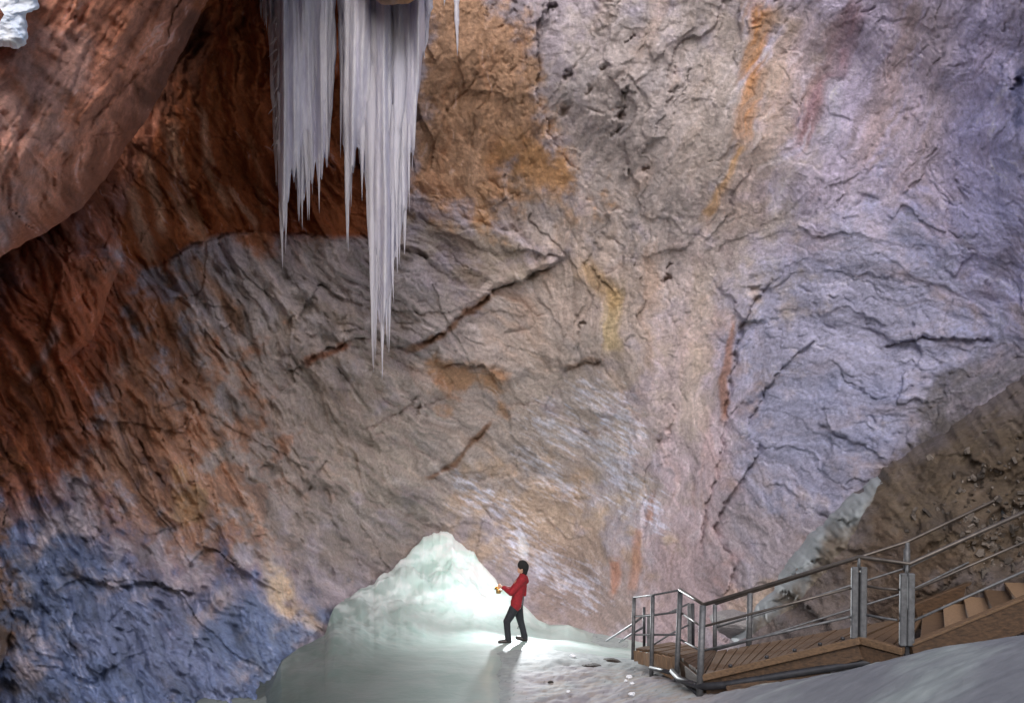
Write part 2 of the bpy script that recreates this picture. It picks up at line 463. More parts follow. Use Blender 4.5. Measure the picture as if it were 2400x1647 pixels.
# ledges and cracks traced on the rock: points, depth of the step (upper side nearer = positive), fade width, groove depth
LEDGE = [
 (dp((330, 612), (390, 590), (430, 562), (492, 540), (560, 528), (640, 532), (760, 545), (850, 560), (935, 580), (1030, 600), (1120, 622)), -1.2, 150, .22),
 (dp((915, 792), (960, 772), (1010, 748), (1060, 700), (1085, 690), (1130, 652), (1190, 632), (1225, 610), (1285, 590)), .38, 60, .30),
 (dp((640, 850), (690, 822), (730, 795), (800, 770), (850, 765)), .30, 55, .22),
 (dp((985, 828), (1040, 824), (1090, 826), (1125, 850), (1142, 885)), .42, 60, .15),
 (dp((1272, 838), (1300, 830), (1330, 818), (1370, 822)), .22, 40, .16),
 (dp((1330, 930), (1360, 942), (1396, 957)), .15, 30, .14),
 (dp((965, 1078), (1000, 1066), (1030, 1045), (1070, 1000), (1112, 955)), .22, 45, .20),
 (dp((700, 1120), (705, 1090), (730, 1060), (745, 1035)), .16, 35, .20),
 (dp((585, 1070), (605, 1055), (620, 1050)), .14, 30, .15),
 (dp((900, 945), (915, 925), (930, 905), (960, 890)), .16, 40, .15),
 (dp((820, 1000), (850, 985), (870, 980)), .10, 30, .12),
 (dp((1245, 0), (1215, 60), (1222, 140), (1215, 220), (1245, 300), (1260, 330), (1310, 395), (1340, 420)), -.22, 40, .10),
 (dp((1480, 1010), (1515, 990), (1530, 950), (1528, 910)), .14, 40, .20),
 (dp((1460, 1260), (1465, 1180), (1462, 1100), (1480, 1040)), .12, 40, .14),
 (dp((1770, 610), (1700, 700), (1670, 790), (1650, 900), (1642, 970), (1630, 1060), (1600, 1150), (1590, 1230), (1600, 1290)), .22, 50, .20),
 (dp((1860, 770), (1810, 800), (1760, 850), (1720, 920), (1690, 990)), .18, 50, .14),
 (dp((1690, 990), (1720, 1000), (1722, 1030), (1690, 1080), (1650, 1130), (1620, 1200), (1640, 1240), (1670, 1280), (1655, 1330), (1630, 1370)), .30, 50, .20),
 (dp((1990, 790), (2040, 775), (2090, 765), (2180, 770), (2270, 775)), .22, 50, .12),
 (dp((1850, 960), (1900, 985), (1960, 1010), (2010, 1040)), .15, 40, .12),
 (dp((1860, 1165), (1900, 1180), (1935, 1195)), .16, 30, .18),
 (dp((470, 1240), (560, 1290), (640, 1340), (700, 1400), (730, 1450)), -.25, 50, .15),
 (dp((300, 610), (330, 700), (390, 830), (470, 960), (540, 1060)), -.35, 60, .18),
 (dp((210, 770), (270, 900), (330, 1040), (430, 1180)), -.40, 60, .22),
 (dp((140, 860), (190, 980), (240, 1090), (300, 1200)), -.35, 50, .20),
 (dp((100, 950), (120, 1060), (200, 1180), (280, 1260)), -.3, 50, .2),
 (dp((180, 1310), (260, 1330), (330, 1320), (450, 1350)), .22, 40, .12),
 (dp((1130, 560), (1240, 575), (1290, 590)), .15, 40, .10),
 (dp((940, 430), (1040, 490), (1110, 520), (1230, 530)), -.22, 50, .10),
 (dp((1340, 600), (1375, 640), (1400, 670)), .12, 30, .12),
 (dp((1400, 260), (1420, 210), (1395, 310)), .10, 20, .16),
]

PITS = [(1290, 170, 10, .22), (1282, 250, 12, .25), (1335, 208, 7, .15), (1408, 262, 10, .28), (1402, 296, 8, .25), (1422, 205, 7, .2), (1432, 85, 6, .2), (1465, 380, 6, .15), (1512, 632, 8, .3), (1520, 600, 5, .2), (1248, 22, 10, .3), (1370, 155, 6, .15), (2310, 190, 12, .2), (520, 740, 6, .2), (950, 930, 10, .25)]
def relief(u, v, lob=False):
    """depth offset in metres, minus = towards the eye"""
    wa = 11 + 20 * sstep(1000, 1500, u)
    wu = u + wa * fbm(u / 110, v / 110, 4, 1); wv = v + wa * fbm(u / 110, v / 110, 4, 5)
    h = .30 * fbm(u / 420, v / 420, 3, 9)
    ks, ws = angle_w(u, v)
    an = np.zeros(u.shape); fa = np.zeros(u.shape); fi = np.zeros(u.shape); sr = np.zeros(u.shape)
    for i, (k, w_) in enumerate(zip(ks, ws)):
        m = w_ > .03
        if not m.any(): continue
        W = w_[m]
        a = wu[m] * math.cos(k) + wv[m] * math.sin(k); b = -wu[m] * math.sin(k) + wv[m] * math.cos(k)
        sr[m] += W * (np.abs(gn(a / 260, b / 52, 70 + i)) * 2 + .45 * np.abs(gn(a / 120, b / 20, 76 + i)) * 2)
        an[m] += W * fbm(a / 190, b / 70, 3, 20 + i * 5, .5)
        c0, _ = cells(a / 300, b / 140, 43 + i)
        c1, _ = cells(a / 120, b / 54, 3 + i)
        c2, _ = cells(a / 44, b / 20, 13 + i)
        fa[m] += W * (1.7 * c0 + .75 * c1 + .30 * c2)
        fi[m] += W * (1.3 * sstep(.05, .0, np.abs(gn(a / 520, b / 130, 50 + i))) + sstep(.06, .0, np.abs(gn(a / 240, b / 60, 56 + i))) + .5 * sstep(.10, .0, np.abs(gn(a / 90, b / 26, 60 + i))))
    smooth = np.clip(sstep(1500, 1800, u) * sstep(800, 420, v), 0, 1) * .5 + .25 * sstep(1400, 1560, u) * sstep(1700, 1650, u) * sstep(800, 1000, v)
    amp = 1 - smooth
    amp = amp * (1 - .42 * sstep(900, 1150, u))
    amp = amp * (1 - .55 * sstep(420, 100, u) * sstep(520, 300, v))
    sw = sstep(1250, 800, u) * sstep(500, 640, v) + .75 * sstep(900, 700, u) * sstep(600, 480, v)
    h = h - .34 * sw * (sr - .5)
    ck = sstep(-.10, .25, fbm(u / 210, v / 210, 2, 93))
    h = h - amp * (.09 * an + .125 * fa) + .095 * fi * ck * (1 - .5 * sstep(1150, 1400, u)) * sstep(-.35, .25, fbm(u / 28, v / 28, 2, 98)) - (.035 * fbm(u / 30, v / 30, 3, 86) + .010 * fbm(u / 9, v / 9, 2, 88)) * amp
    for px, py, pr, pd in PITS:
        d2 = ((u - px * K + .5 * (v - py * K) + 9 * fbm(u / 16, v / 16, 2, 97)) ** 2 / .6 + (v - py * K + 7 * fbm(u / 16, v / 16, 2, 99)) ** 2 / 1.8) / (pr * K) ** 2
        h = h + pd * np.exp(-d2 ** 1.5)
    for pts, st, wd, gr in LEDGE:
        pu = np.array(pts)
        m = (u > pu[:, 0].min() - 4 * wd) & (u < pu[:, 0].max() + 4 * wd) & (v > pu[:, 1].min() - 4 * wd) & (v < pu[:, 1].max() + 4 * wd)
        if not m.any(): continue
        uu = u[m] + 7 * fbm(u[m] / 30, v[m] / 30, 3, 31); vv = v[m] + 7 * fbm(u[m] / 30, v[m] / 30, 3, 36)
        d, sd, run = polydist(uu, vv, pts)
        if pts[0][0] > pts[-1][0]: sd = -sd
        end = sstep(0, .12, run) * sstep(1, .88, run)
        up = sd < 0
        near = np.where(up, st, -st) if True else 0
        e = np.exp(-d / wd)
        off = np.where((st > 0) == up, -abs(st) * e, 0) * (1 - .3 * sstep(1300, 1600, u[m])) + .75 * gr * np.exp(-(d / 6.0) ** 2) * np.clip(.55 + 1.3 * fbm(u[m] / 45, v[m] / 45, 2, 39), 0, 1.3)
        h[m] = h[m] + off * end
    return h

# mineral colour patches: centre, radii, tilt, colour as seen in diffuse light, strength, raggedness
PATCH = [
 (1900, 300, 700, 700, 0, (162, 150, 164), 1.0, .3),
 (2150, 150, 330, 420, 0, (170, 156, 178), .8, .5),
 (2250, 480, 200, 330, 0, (150, 146, 180), .8, .6),
 (1900, 780, 420, 330, 0, (136, 134, 154), .9, .5),
 (1850, 1020, 300, 180, 0, (118, 119, 140), .7, .6),
 (1500, 330, 330, 500, 0, (160, 146, 138), .9, .5),
 (1560, 1000, 130, 420, 0, (150, 132, 136), .9, .5),
 (1550, 1330, 120, 180, 0, (132, 112, 112), .9, .5),
 (1270, 720, 280, 260, 0, (150, 132, 120), .9, .5),
 (1100, 1000, 420, 330, 0, (140, 126, 117), .9, .5),
 (750, 720, 380, 260, 10, (144, 132, 128), .9, .5),
 (600, 1000, 400, 330, 0, (138, 122, 111), .9, .5),
 (520, 800, 90, 330, -25, (146, 130, 124), .5, .8),
 (330, 950, 220, 420, -25, (146, 102, 74), .8, .9),
 (420, 1120, 40, 80, -20, (146, 118, 82), .6, .9),
 (270, 700, 90, 260, -20, (130, 82, 50), .7, .8),
 (100, 780, 190, 340, 20, (150, 78, 42), 1.0, .3),
 (60, 1000, 130, 260, 15, (128, 70, 38), .9, .4),
 (10, 1350, 40, 300, 0, (84, 54, 22), .9, .4),
 (120, 1330, 110, 160, 0, (84, 86, 92), .7, .7),
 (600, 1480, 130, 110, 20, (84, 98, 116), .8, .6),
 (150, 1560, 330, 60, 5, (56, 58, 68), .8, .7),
 (660, 1360, 26, 110, -32, (166, 142, 116), .95, .4),
 (850, 1240, 260, 110, 25, (116, 104, 98), .6, .7),
 (1230, 1180, 200, 110, 10, (156, 130, 106), .6, .8),
 (1330, 1340, 150, 120, 0, (118, 100, 90), .8, .5),
 (1230, 390, 130, 60, 32, (164, 120, 76), .9, .6),
 (1180, 470, 110, 60, 0, (140, 126, 118), .7, .7),
 (1060, 560, 170, 60, 15, (128, 114, 100), .8, .6),
 (430, 60, 150, 120, 0, (84, 42, 18), .9, .4),
 (590, 470, 90, 100, 0, (130, 72, 28), .9, .5),
 (730, 500, 60, 60, 0, (140, 92, 56), .7, .6),
 (180, 180, 330, 420, 35, (170, 108, 80), 1.0, .25),
 (70, 230, 130, 190, 35, (154, 118, 106), .7, .7),
 (2200, 1130, 280, 200, -35, (84, 66, 48), 1.0, .4),
 (1900, 1270, 120, 110, 0, (112, 98, 92), .6, .6),
 (2060, 1320, 150, 120, 0, (108, 76, 54), .8, .7),
 (2280, 1200, 110, 130, 0, (104, 84, 70), .6, .9),
 (1720, 1380, 70, 70, 0, (150, 132, 118), .7, .7),
]
GLEAMS = [  # lamp highlights on the wall, put into the rock colour: points, half width
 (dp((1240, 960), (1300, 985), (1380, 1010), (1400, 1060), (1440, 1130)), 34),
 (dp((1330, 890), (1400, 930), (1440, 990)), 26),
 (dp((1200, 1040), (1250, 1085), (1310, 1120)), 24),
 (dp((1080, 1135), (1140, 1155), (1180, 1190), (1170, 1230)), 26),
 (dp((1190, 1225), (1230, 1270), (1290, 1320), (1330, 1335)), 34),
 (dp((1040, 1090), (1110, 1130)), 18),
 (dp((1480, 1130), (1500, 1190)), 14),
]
POLY = [
 (dp((440, -40), (640, -40), (780, -40), (830, 300), (850, 540), (760, 541), (640, 528), (560, 524), (490, 536), (430, 558), (390, 588), (330, 608), (290, 590), (265, 540), (290, 440), (350, 300), (420, 130)), (130, 68, 25), 1.0, 9),
 (dp((955, -40), (1080, -40), (1200, 60), (1218, 200), (1245, 300), (1310, 395), (1290, 440), (1180, 400), (1150, 430), (1120, 520), (1040, 490), (935, 430), (945, 200)), (154, 112, 70), .8, 40),
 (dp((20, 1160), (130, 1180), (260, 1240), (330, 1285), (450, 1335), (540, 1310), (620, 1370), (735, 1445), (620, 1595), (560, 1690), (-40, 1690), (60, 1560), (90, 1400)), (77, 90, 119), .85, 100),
 (dp((985, 826), (1040, 823), (1092, 826), (1128, 850), (1144, 890), (1142, 945), (1112, 905), (1075, 872), (1046, 880), (1030, 930), (1002, 890)), (142, 100, 58), .75, 22),
 (dp((2060, 925), (2110, 880), (2180, 850), (2260, 820), (2330, 800), (2330, 860), (2220, 925), (2130, 985), (2060, 1000)), (92, 86, 84), .8, 40),
]
STREAK = [  # polylines, half width, colour, strength
 (dp((1722, 0), (1712, 100), (1704, 220), (1690, 320)), 24, (180, 126, 78), 1.0),
 (dp((1690, 320), (1650, 410), (1600, 500)), 10, (180, 138, 88), 1.0),
 (dp((1800, 30), (1770, 150), (1740, 280)), 26, (176, 146, 116), .5),
 (dp((1950, 0), (1920, 80), (1905, 150), (1850, 220), (1800, 330)), 28, (146, 104, 108), .85),
 (dp((2080, 0), (2040, 120), (1990, 260), (1950, 380)), 30, (170, 138, 118), .55),
 (dp((2160, 200), (2120, 330), (2140, 480)), 36, (168, 146, 146), .5),
 (dp((1900, 170), (1895, 260), (1880, 340)), 22, (182, 176, 190), .7),
 (dp((1640, 0), (1620, 200), (1580, 420)), 60, (170, 152, 138), .45),
 (dp((1830, 0), (1800, 160), (1740, 340), (1660, 520)), 60, (178, 152, 138), .5),
 (dp((2000, 0), (1960, 160), (1900, 360), (1840, 560)), 55, (166, 152, 170), .5),
 (dp((2130, 0), (2090, 200), (2040, 420)), 60, (172, 150, 148), .45),
 (dp((2240, 0), (2220, 220), (2180, 460)), 60, (160, 150, 184), .5),
 (dp((1560, 560), (1540, 800), (1530, 1000)), 50, (168, 150, 140), .4),
 (dp((1600, 600), (1590, 800), (1570, 980)), 30, (176, 158, 138), .4),
 (dp((2324, 150), (2305, 210), (2320, 300)), 14, (80, 84, 120), .8),
 (dp((2324, 540), (2270, 620), (2230, 680)), 30, (104, 92, 104), .6),
 (dp((915, 797), (960, 778), (1012, 755), (1062, 708), (1090, 697), (1130, 660)), 8, (122, 82, 50), .8),
 (dp((690, 828), (730, 800), (800, 776)), 8, (128, 74, 40), .8),
 (dp((1280, 838), (1330, 824), (1365, 826)), 6, (112, 84, 64), .6),
 (dp((965, 1082), (1030, 1052), (1112, 960)), 6, (112, 76, 48), .8),
 (dp((1395, 650), (1385, 720), (1390, 800)), 18, (172, 148, 98), .6),
 (dp((1320, 600), (1380, 660), (1400, 700)), 20, (160, 126, 78), .6),
 (dp((1450, 1200), (1440, 1280), (1430, 1340)), 9, (146, 98, 70), .6),
 (dp((1480, 1120), (1475, 1180)), 8, (146, 98, 70), .6),
 (dp((1400, 1270), (1395, 1350)), 10, (150, 94, 64), .6),
 (dp((1660, 720), (1648, 850), (1640, 960)), 7, (138, 92, 64), .7),
 (dp((1780, 1310), (1740, 1340), (1700, 1370)), 14, (176, 150, 126), .6),
 (dp((250, 250), (330, 300), (300, 200)), 20, (120, 80, 66), .4),
 (dp((330, 340), (350, 430), (370, 530)), 12, (166, 122, 92), .95),
 (dp((380, 280), (400, 400), (440, 540)), 16, (166, 122, 92), .95),
 (dp((290, 420), (320, 500), (340, 560)), 14, (166, 122, 92), .95),
 (dp((450, 250), (480, 380), (520, 480)), 10, (166, 122, 92), .95),
 (dp((520, 420), (550, 470), (580, 520)), 7, (166, 122, 92), .95),
 (dp((400, 330), (425, 420), (450, 500), (460, 560)), 11, (160, 116, 84), .9),
 (dp((560, 300), (590, 400), (600, 500)), 9, (140, 92, 56), .7),
 (dp((300, 470), (330, 540), (345, 600)), 10, (150, 110, 84), .8),
 (dp((60, 880), (100, 800), (130, 740)), 10, (156, 120, 108), .7),
 (dp((20, 560), (110, 520), (190, 470)), 44, (132, 70, 38), .8),
 (dp((170, 480), (260, 370), (330, 270)), 64, (108, 56, 30), .85),
 (dp((340, 260), (400, 130), (450, 20)), 66, (84, 44, 24), .9),
 (dp((430, 580), (470, 640), (520, 700), (540, 760)), 14, (136, 92, 56), .7),
 (dp((340, 640), (370, 740), (420, 860)), 16, (112, 66, 36), .7),
 (dp((215, 790), (300, 960), (400, 1160)), 14, (104, 60, 34), .6),
 (dp((120, 900), (200, 1050), (260, 1180)), 14, (104, 56, 30), .6),
]

GAIN = 1.75
def mineral(u, v):
    wu = u + 24 * fbm(u / 120, v / 120, 4, 101); wv = v + 24 * fbm(u / 120, v / 120, 4, 105)
    c = np.zeros(u.shape + (3,)) + lin((136, 124, 128))
    n = fbm(u / 70, v / 70, 5, 110, .6)
    for x, y, rx, ry, tl, colr, st, rag in PATCH:
        x *= K; y *= K; a = math.radians(tl)
        du = wu - x; dv = wv - y
        p = (du * math.cos(a) + dv * math.sin(a)) / (rx * K); q = (-du * math.sin(a) + dv * math.cos(a)) / (ry * K)
        r = np.sqrt(p * p + q * q)
        w_ = st * sstep(.0, .75, 1.25 - r + rag * n * .8)
        c += (lin(colr) - c) * w_[..., None]
    for pts, colr, st, soft in POLY:
        q = pts + [pts[0]]; x = np.array(q)
        m = (u > x[:, 0].min() - 90) & (u < x[:, 0].max() + 90) & (v > x[:, 1].min() - 90) & (v < x[:, 1].max() + 90)
        if not m.any(): continue
        k_ = .12 if soft < 20 else .5
        uu = u[m] + k_ * (wu[m] - u[m]); vv = v[m] + k_ * (wv[m] - v[m])
        d, _, _ = polydist(uu, vv, q); ins = np.zeros(uu.shape, bool)
        for (x0, y0), (x1, y1) in zip(q[:-1], q[1:]):
            if y0 == y1: continue
            ins ^= ((y0 > vv) != (y1 > vv)) & (uu < (x1 - x0) * (vv - y0) / (y1 - y0) + x0)
        sd = np.where(ins, d, -d)
        w_ = st * sstep(-soft, soft, sd + (1.3 * soft * n[m] if soft >= 20 else 0))
        c[m] += (lin(colr) - c[m]) * w_[:, None]
    ks, ws = angle_w(u, v)
    an = np.zeros(u.shape); fi = np.zeros(u.shape); a2 = np.zeros(u.shape)
    for i, (k, w_) in enumerate(zip(ks, ws)):
        m = w_ > .03
        if not m.any(): continue
        W = w_[m]
        a = wu[m] * math.cos(k) + wv[m] * math.sin(k); b = -wu[m] * math.sin(k) + wv[m] * math.cos(k)
        an[m] += W * fbm(a / 260, b / 34, 4, 120 + 3 * i, .6); fi[m] += W * fbm(a / 70, b / 10, 3, 140 + 3 * i, .65)
        a2[m] += W * fbm(a / 320, b / 60, 3, 170 + 3 * i, .6)
    warm = sstep(.15, .7, a2)[..., None] * .26
    c = c * (1 - warm) + c * np.array([1.22, .92, .66]) * warm
    cool = sstep(.15, .7, -a2)[..., None] * .35
    c = c * (1 - cool) + c * np.array([.88, .98, 1.14]) * cool
    for pts, wd, colr, st in STREAK:
        pu = np.array(pts); pad = wd * 4 + 40
        m = (u > pu[:, 0].min() - pad) & (u < pu[:, 0].max() + pad) & (v > pu[:, 1].min() - pad) & (v < pu[:, 1].max() + pad)
        if not m.any(): continue
        d, sd, run = polydist(u[m] + .35 * (wu[m] - u[m]), v[m] + .35 * (wv[m] - v[m]), pts)
        w_ = st * sstep(1.7, .25, d / wd + .9 * an[m]) * sstep(-.05, .1, run) * sstep(1.05, .9, run)
        c[m] += (lin(colr) - c[m]) * w_[:, None]
    for pts, wd in GLEAMS:
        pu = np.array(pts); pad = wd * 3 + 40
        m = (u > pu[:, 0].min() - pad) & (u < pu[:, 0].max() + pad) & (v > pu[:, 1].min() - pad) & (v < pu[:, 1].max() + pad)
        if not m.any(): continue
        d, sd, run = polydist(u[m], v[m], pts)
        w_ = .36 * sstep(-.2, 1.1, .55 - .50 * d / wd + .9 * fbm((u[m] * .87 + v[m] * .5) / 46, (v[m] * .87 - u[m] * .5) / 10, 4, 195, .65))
        c[m] += (lin((190, 196, 218)) - c[m]) * w_[:, None]  # bluish white lamplight blended into the rock colour
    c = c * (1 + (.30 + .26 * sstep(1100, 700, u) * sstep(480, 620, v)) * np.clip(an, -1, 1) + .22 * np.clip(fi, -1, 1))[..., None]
    c = c * (1 + .09 * fbm(u / 8, v / 8, 3, 190))[..., None]
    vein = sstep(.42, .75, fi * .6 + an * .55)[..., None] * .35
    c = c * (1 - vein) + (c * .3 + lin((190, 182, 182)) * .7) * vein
    g = c.mean(-1, keepdims=True); c = (g + (c - g) * .88) * np.array([.955, .985, 1.035])
    return np.clip(c * GAIN, .004, .9)

# ------------------------------------------------------------------ back wall and roof of the cave
WALL = [(-600, -700, 15), (-600, 0, 16), (-600, 800, 13), (-600, 1750, 9.5), (0, -700, 19), (600, -700, 20.5), (1200, -700, 22.5), (1900, -700, 20), (2900, -700, 12), (0, -250, 20), (600, -250, 21), (1200, -250, 22.6), (1900, -250, 20), (2900, -250, 12.6),
        (0, 0, 20), (450, 100, 21.5), (500, 400, 23), (600, 250, 22), (300, 500, 20.5), (470, 540, 22.6), (660, 520, 23.6), (850, 300, 23.5), (850, 540, 24.2),
        (550, 620, 21.8), (700, 700, 22.6), (700, 1000, 22.6), (300, 900, 18.8), (100, 900, 16.8), (0, 1200, 14.6), (200, 1200, 16.4), (300, 1400, 16.0), (500, 1400, 18.0), (0, 1647, 12.4), (300, 1647, 13.8), (450, 1200, 18.8), (700, 1300, 21.3), (0, 1750, 12), (500, 1750, 14.2), (900, 1150, 25.4),
        (1200, 0, 22.8), (1200, 400, 24.6), (1200, 800, 26.2), (1200, 1100, 28.0), (1200, 1300, 28.6), (1000, 900, 25), (1500, 0, 22.2), (1500, 500, 23.8), (1500, 1000, 24.8), (1500, 1350, 24.6), (1350, 1400, 26.8), (1480, 1470, 24), (1700, 1000, 23), (1700, 300, 22), (1700, 1400, 21.5),
        (2000, 0, 19.5), (2000, 500, 20.6), (2000, 900, 20.4), (1900, 1300, 19.6), (2400, 0, 16.5), (2400, 500, 17.6), (2400, 900, 17.6), (2400, 1300, 16.6), (2200, 1500, 17), (1600, 1600, 21), (2900, 300, 13), (2900, 900, 13), (2900, 1500, 12.5), (2300, 1750, 15.5), (1300, 1750, 20), (900, 1750, 17)]
for u_, v_, d_ in MOUND[2:-1:2]:
    WALL.append((u_, v_ + 4, d_ + (.35 if u_ < 1100 else .8)))
WT = TPS(WALL, 1000.0, 3e-4)

def build_wall():
    us = np.r_[np.linspace(-600, -20, 60)[:-1], np.linspace(-20, 2420, 900), np.linspace(2420, 2900, 50)[1:]]
    vs = np.r_[np.linspace(-700, -20, 80)[:-1], np.linspace(-20, 1660, 620), np.linspace(1660, 1800, 16)[1:]]
    v, u = np.meshgrid(vs, us, indexing='ij')
    cu = np.linspace(-600, 2900, 176); cv = np.linspace(-700, 1800, 126)
    gv, gu = np.meshgrid(cv, cu, indexing='ij'); G = WT(gu, gv)
    iu = np.clip((us - cu[0]) / (cu[1] - cu[0]), 0, 174.999); iv = np.clip((vs - cv[0]) / (cv[1] - cv[0]), 0, 124.999)
    a = iu.astype(int); fa = iu - a; b = iv.astype(int); fb = (iv - b)[:, None]
    Gu = G[:, a] * (1 - fa) + G[:, a + 1] * fa
    D = Gu[b] * (1 - fb) + Gu[b + 1] * fb + relief(u, v)
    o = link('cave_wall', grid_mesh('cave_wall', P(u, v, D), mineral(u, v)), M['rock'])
    tag(o, 'cracked limestone wall of the cave, grey with ochre stains', None, None, 'structure')
build_wall()

# ------------------------------------------------------------------ rock masses with a rounded rim (outline runs along the rim, body lies to the given side)
def resample(pts, step, sm=2):
    pts = np.array(pts, float); seg = np.hypot(*(pts[1:] - pts[:-1]).T); s = np.r_[0, np.cumsum(seg)]
    n = max(2, int(s[-1] / step)); t = np.linspace(0, s[-1], n)
    q = np.c_[np.interp(t, s, pts[:, 0]), np.interp(t, s, pts[:, 1])]
    for _ in range(sm * 6):
        q[1:-1] = .25 * q[:-2] + .5 * q[1:-1] + .25 * q[2:]
    return q

def lobe(name, rim, drim, side, width, bulge, roundw, back, mat, step=4.0, rag=6, relief_amp=1.0, colf=mineral, tilt=0, srows=None, wide=None, bump_f=None, crop=None, shell=0):
    """rim: outline (frame px); drim: depth along it; side: which side the body lies on; width px of body; bulge metres towards the eye"""
    q = resample(rim, step); n = len(q)
    dr = np.interp(np.linspace(0, 1, n), np.linspace(0, 1, len(drim)), drim)
    wd = width * np.ones(n) if wide is None else np.interp(np.linspace(0, 1, n), np.linspace(0, 1, len(wide)), wide)
    tx = np.gradient(q[:, 0]); ty = np.gradient(q[:, 1])
    for _ in range(60):
        tx[1:-1] = .25 * tx[:-2] + .5 * tx[1:-1] + .25 * tx[2:]; ty[1:-1] = .25 * ty[:-2] + .5 * ty[1:-1] + .25 * ty[2:]
    L = np.hypot(tx, ty); nx, ny = -ty / L * side, tx / L * side
    q = q + np.c_[nx, ny] * (rag * fbm(np.arange(n) * step / 40, np.zeros(n), 4, 200))[:, None]
    if crop:
        i0, i1 = int(n * crop[0]), int(n * crop[1])
        q = q[i0:i1]; nx = nx[i0:i1]; ny = ny[i0:i1]; dr = dr[i0:i1]; n = len(q)
        wd = np.interp(np.linspace(0, 1, n), np.linspace(0, 1, len(wide)), wide)
    rows = srows or int(width / step)
    s = np.linspace(0, 1, rows) ** 1.25
    S = s[:, None] * wd[None, :]
    u = q[None, :, 0] + nx[None, :] * S; v = q[None, :, 1] + ny[None, :] * S
    k = np.clip(S / roundw, 0, 1)
    D = dr[None, :] - bulge * np.sqrt(np.clip(1 - (1 - k) ** 2, 0, 1)) - tilt * S / 1000
    r = relief(u, v) * relief_amp
    D = D + r * sstep(0, 30, S)
    if bump_f is not None: D = D + bump_f(u, v, S)
    if shell:
        e_ = np.linspace(0, 1, n)[None, :]
        D = D - shell * sstep(0, .12, e_) * sstep(1, .88, e_) * (1 - 1.6 * (S / wd[None, :]) ** 3) * (.75 + .9 * fbm(u / 45, v / 45, 3, 530))
    ub = []; vb = []; Db = []
    for f in (1.0, .66, .33, .12):
        ub.append(q[:, 0] + nx * 30 * f); vb.append(q[:, 1] + ny * 30 * f); Db.append(dr + back * f)
    u = np.concatenate([np.array(ub), u]); v = np.concatenate([np.array(vb), v]); D = np.concatenate([np.array(Db), D])
    c = colf(u, v)
    return link(name, grid_mesh(name, P(u, v, D), np.clip(c, 0, .95)), mat)

def scallop(u, v, S):
    a = (u * .64 - v * .77) / 60; b = (u * .77 + v * .64) / 200
    return .10 * sstep(20, 120, S) * np.maximum(0, gn(b * 2.2, a, 301)) + .07 * ridge(b, a * .8, 2, 305) * sstep(10, 90, S)

# second, lower red-brown mass below the pillar
o = lobe('rock_buttress', dp((120, 330), (190, 430), (250, 505), (274, 548), (280, 585), (252, 650), (232, 715), (212, 770), (140, 850), (95, 905), (50, 985), (16, 1085), (8, 1200), (14, 1320), (34, 1400), (10, 1500), (-30, 1600), (-60, 1700)),
         [19.2, 19.0, 18.6, 18.2, 17.9, 17.2, 16.3, 15.4, 14.4, 13.4, 12.5, 12.0], 1, 420, 1.3, 190, 3.2, M['rock'], rag=5, relief_amp=1.0)
tag(o, 'red-brown rock buttress at the left edge of the cave', None, None, 'structure')
# overhanging pillar at the upper left
o = lobe('rock_overhang', dp((640, -420), (560, -180), (500, -60), (470, 5), (412, 120), (352, 240), (262, 372), (190, 470), (112, 522), (0, 582), (-120, 650), (-300, 760)),
         [15.0, 15.6, 16.2, 16.4, 16.2, 15.8, 15.2, 14.6, 13.6, 12.6], 1, 620, 3.8, 430, 4.5, M['rock'], rag=4, relief_amp=.42, bump_f=scallop)
tag(o, 'smooth pinkish overhanging rock at the upper left of the cave', None, None, 'structure')
# brown outcrop behind the stairs
OUT = dict(rim=dp((1560, 1560), (1640, 1470), (1700, 1400), (1760, 1325), (1800, 1255), (1880, 1170), (1960, 1100), (2030, 1046), (2130, 985), (2220, 925), (2324, 850), (2480, 750), (2700, 640)),
           drim=[18.6, 18.3, 18.0, 17.7, 17.4, 17.2, 16.8, 16.2, 15.2, 13.6], side=1, bulge=1.5, roundw=200, tilt=1.6, relief_amp=1.15, rag=8)
def outcrop_col(u, v):
    c = mineral(u, v); n = fbm(u / 90, v / 60, 4, 540)[..., None]
    k = .8 * sstep(1640, 1800, u)[..., None]
    b = np.array([.094, .072, .051]) * (1 + .5 * n) + np.array([.02, .02, .025]) * np.maximum(-n, 0)
    return c * (1 - k) + b * k
o = lobe('rock_outcrop', width=620, back=3.0, mat=M['rock'], colf=outcrop_col, **OUT)
tag(o, 'brown rock outcrop behind the stairs', None, None, 'structure')

# ------------------------------------------------------------------ hanging ice
def icicle_mesh(seed, n=9, rings=26):
    """unit icicle: hangs from z = 0 to z = -1 with radius about 1, tapering, ribbed and a little crooked"""
    r = random.Random(seed); co = np.zeros((rings, n, 3))
    ph = [r.uniform(0, 6.3) for _ in range(6)]
    lob = [1 + r.uniform(-.28, .28) for _ in range(n)]
    for k in range(rings):
        t = k / (rings - 1)
        R = (1 - t ** 1.5) ** .9 * (1 + .12 * math.sin(17 * t + ph[0]) + .07 * math.sin(41 * t + ph[1])) + .02
        cx = .35 * math.sin(3 * t + ph[2]) * t + .12 * math.sin(9 * t + ph[3]); cy = .3 * math.sin(3 * t + ph[4]) * t
        for i in range(n):
            a = 2 * math.pi * i / n + .25 * math.sin(5 * t + ph[5])
            co[k, i] = (cx + R * lob[i] * math.cos(a), cy + R * lob[i] * math.sin(a), -t)
    me = grid_mesh('icicle', co, None, True); me.materials.append(M['icicle']); return me
ICI = [icicle_mesh(i) for i in range(9)]

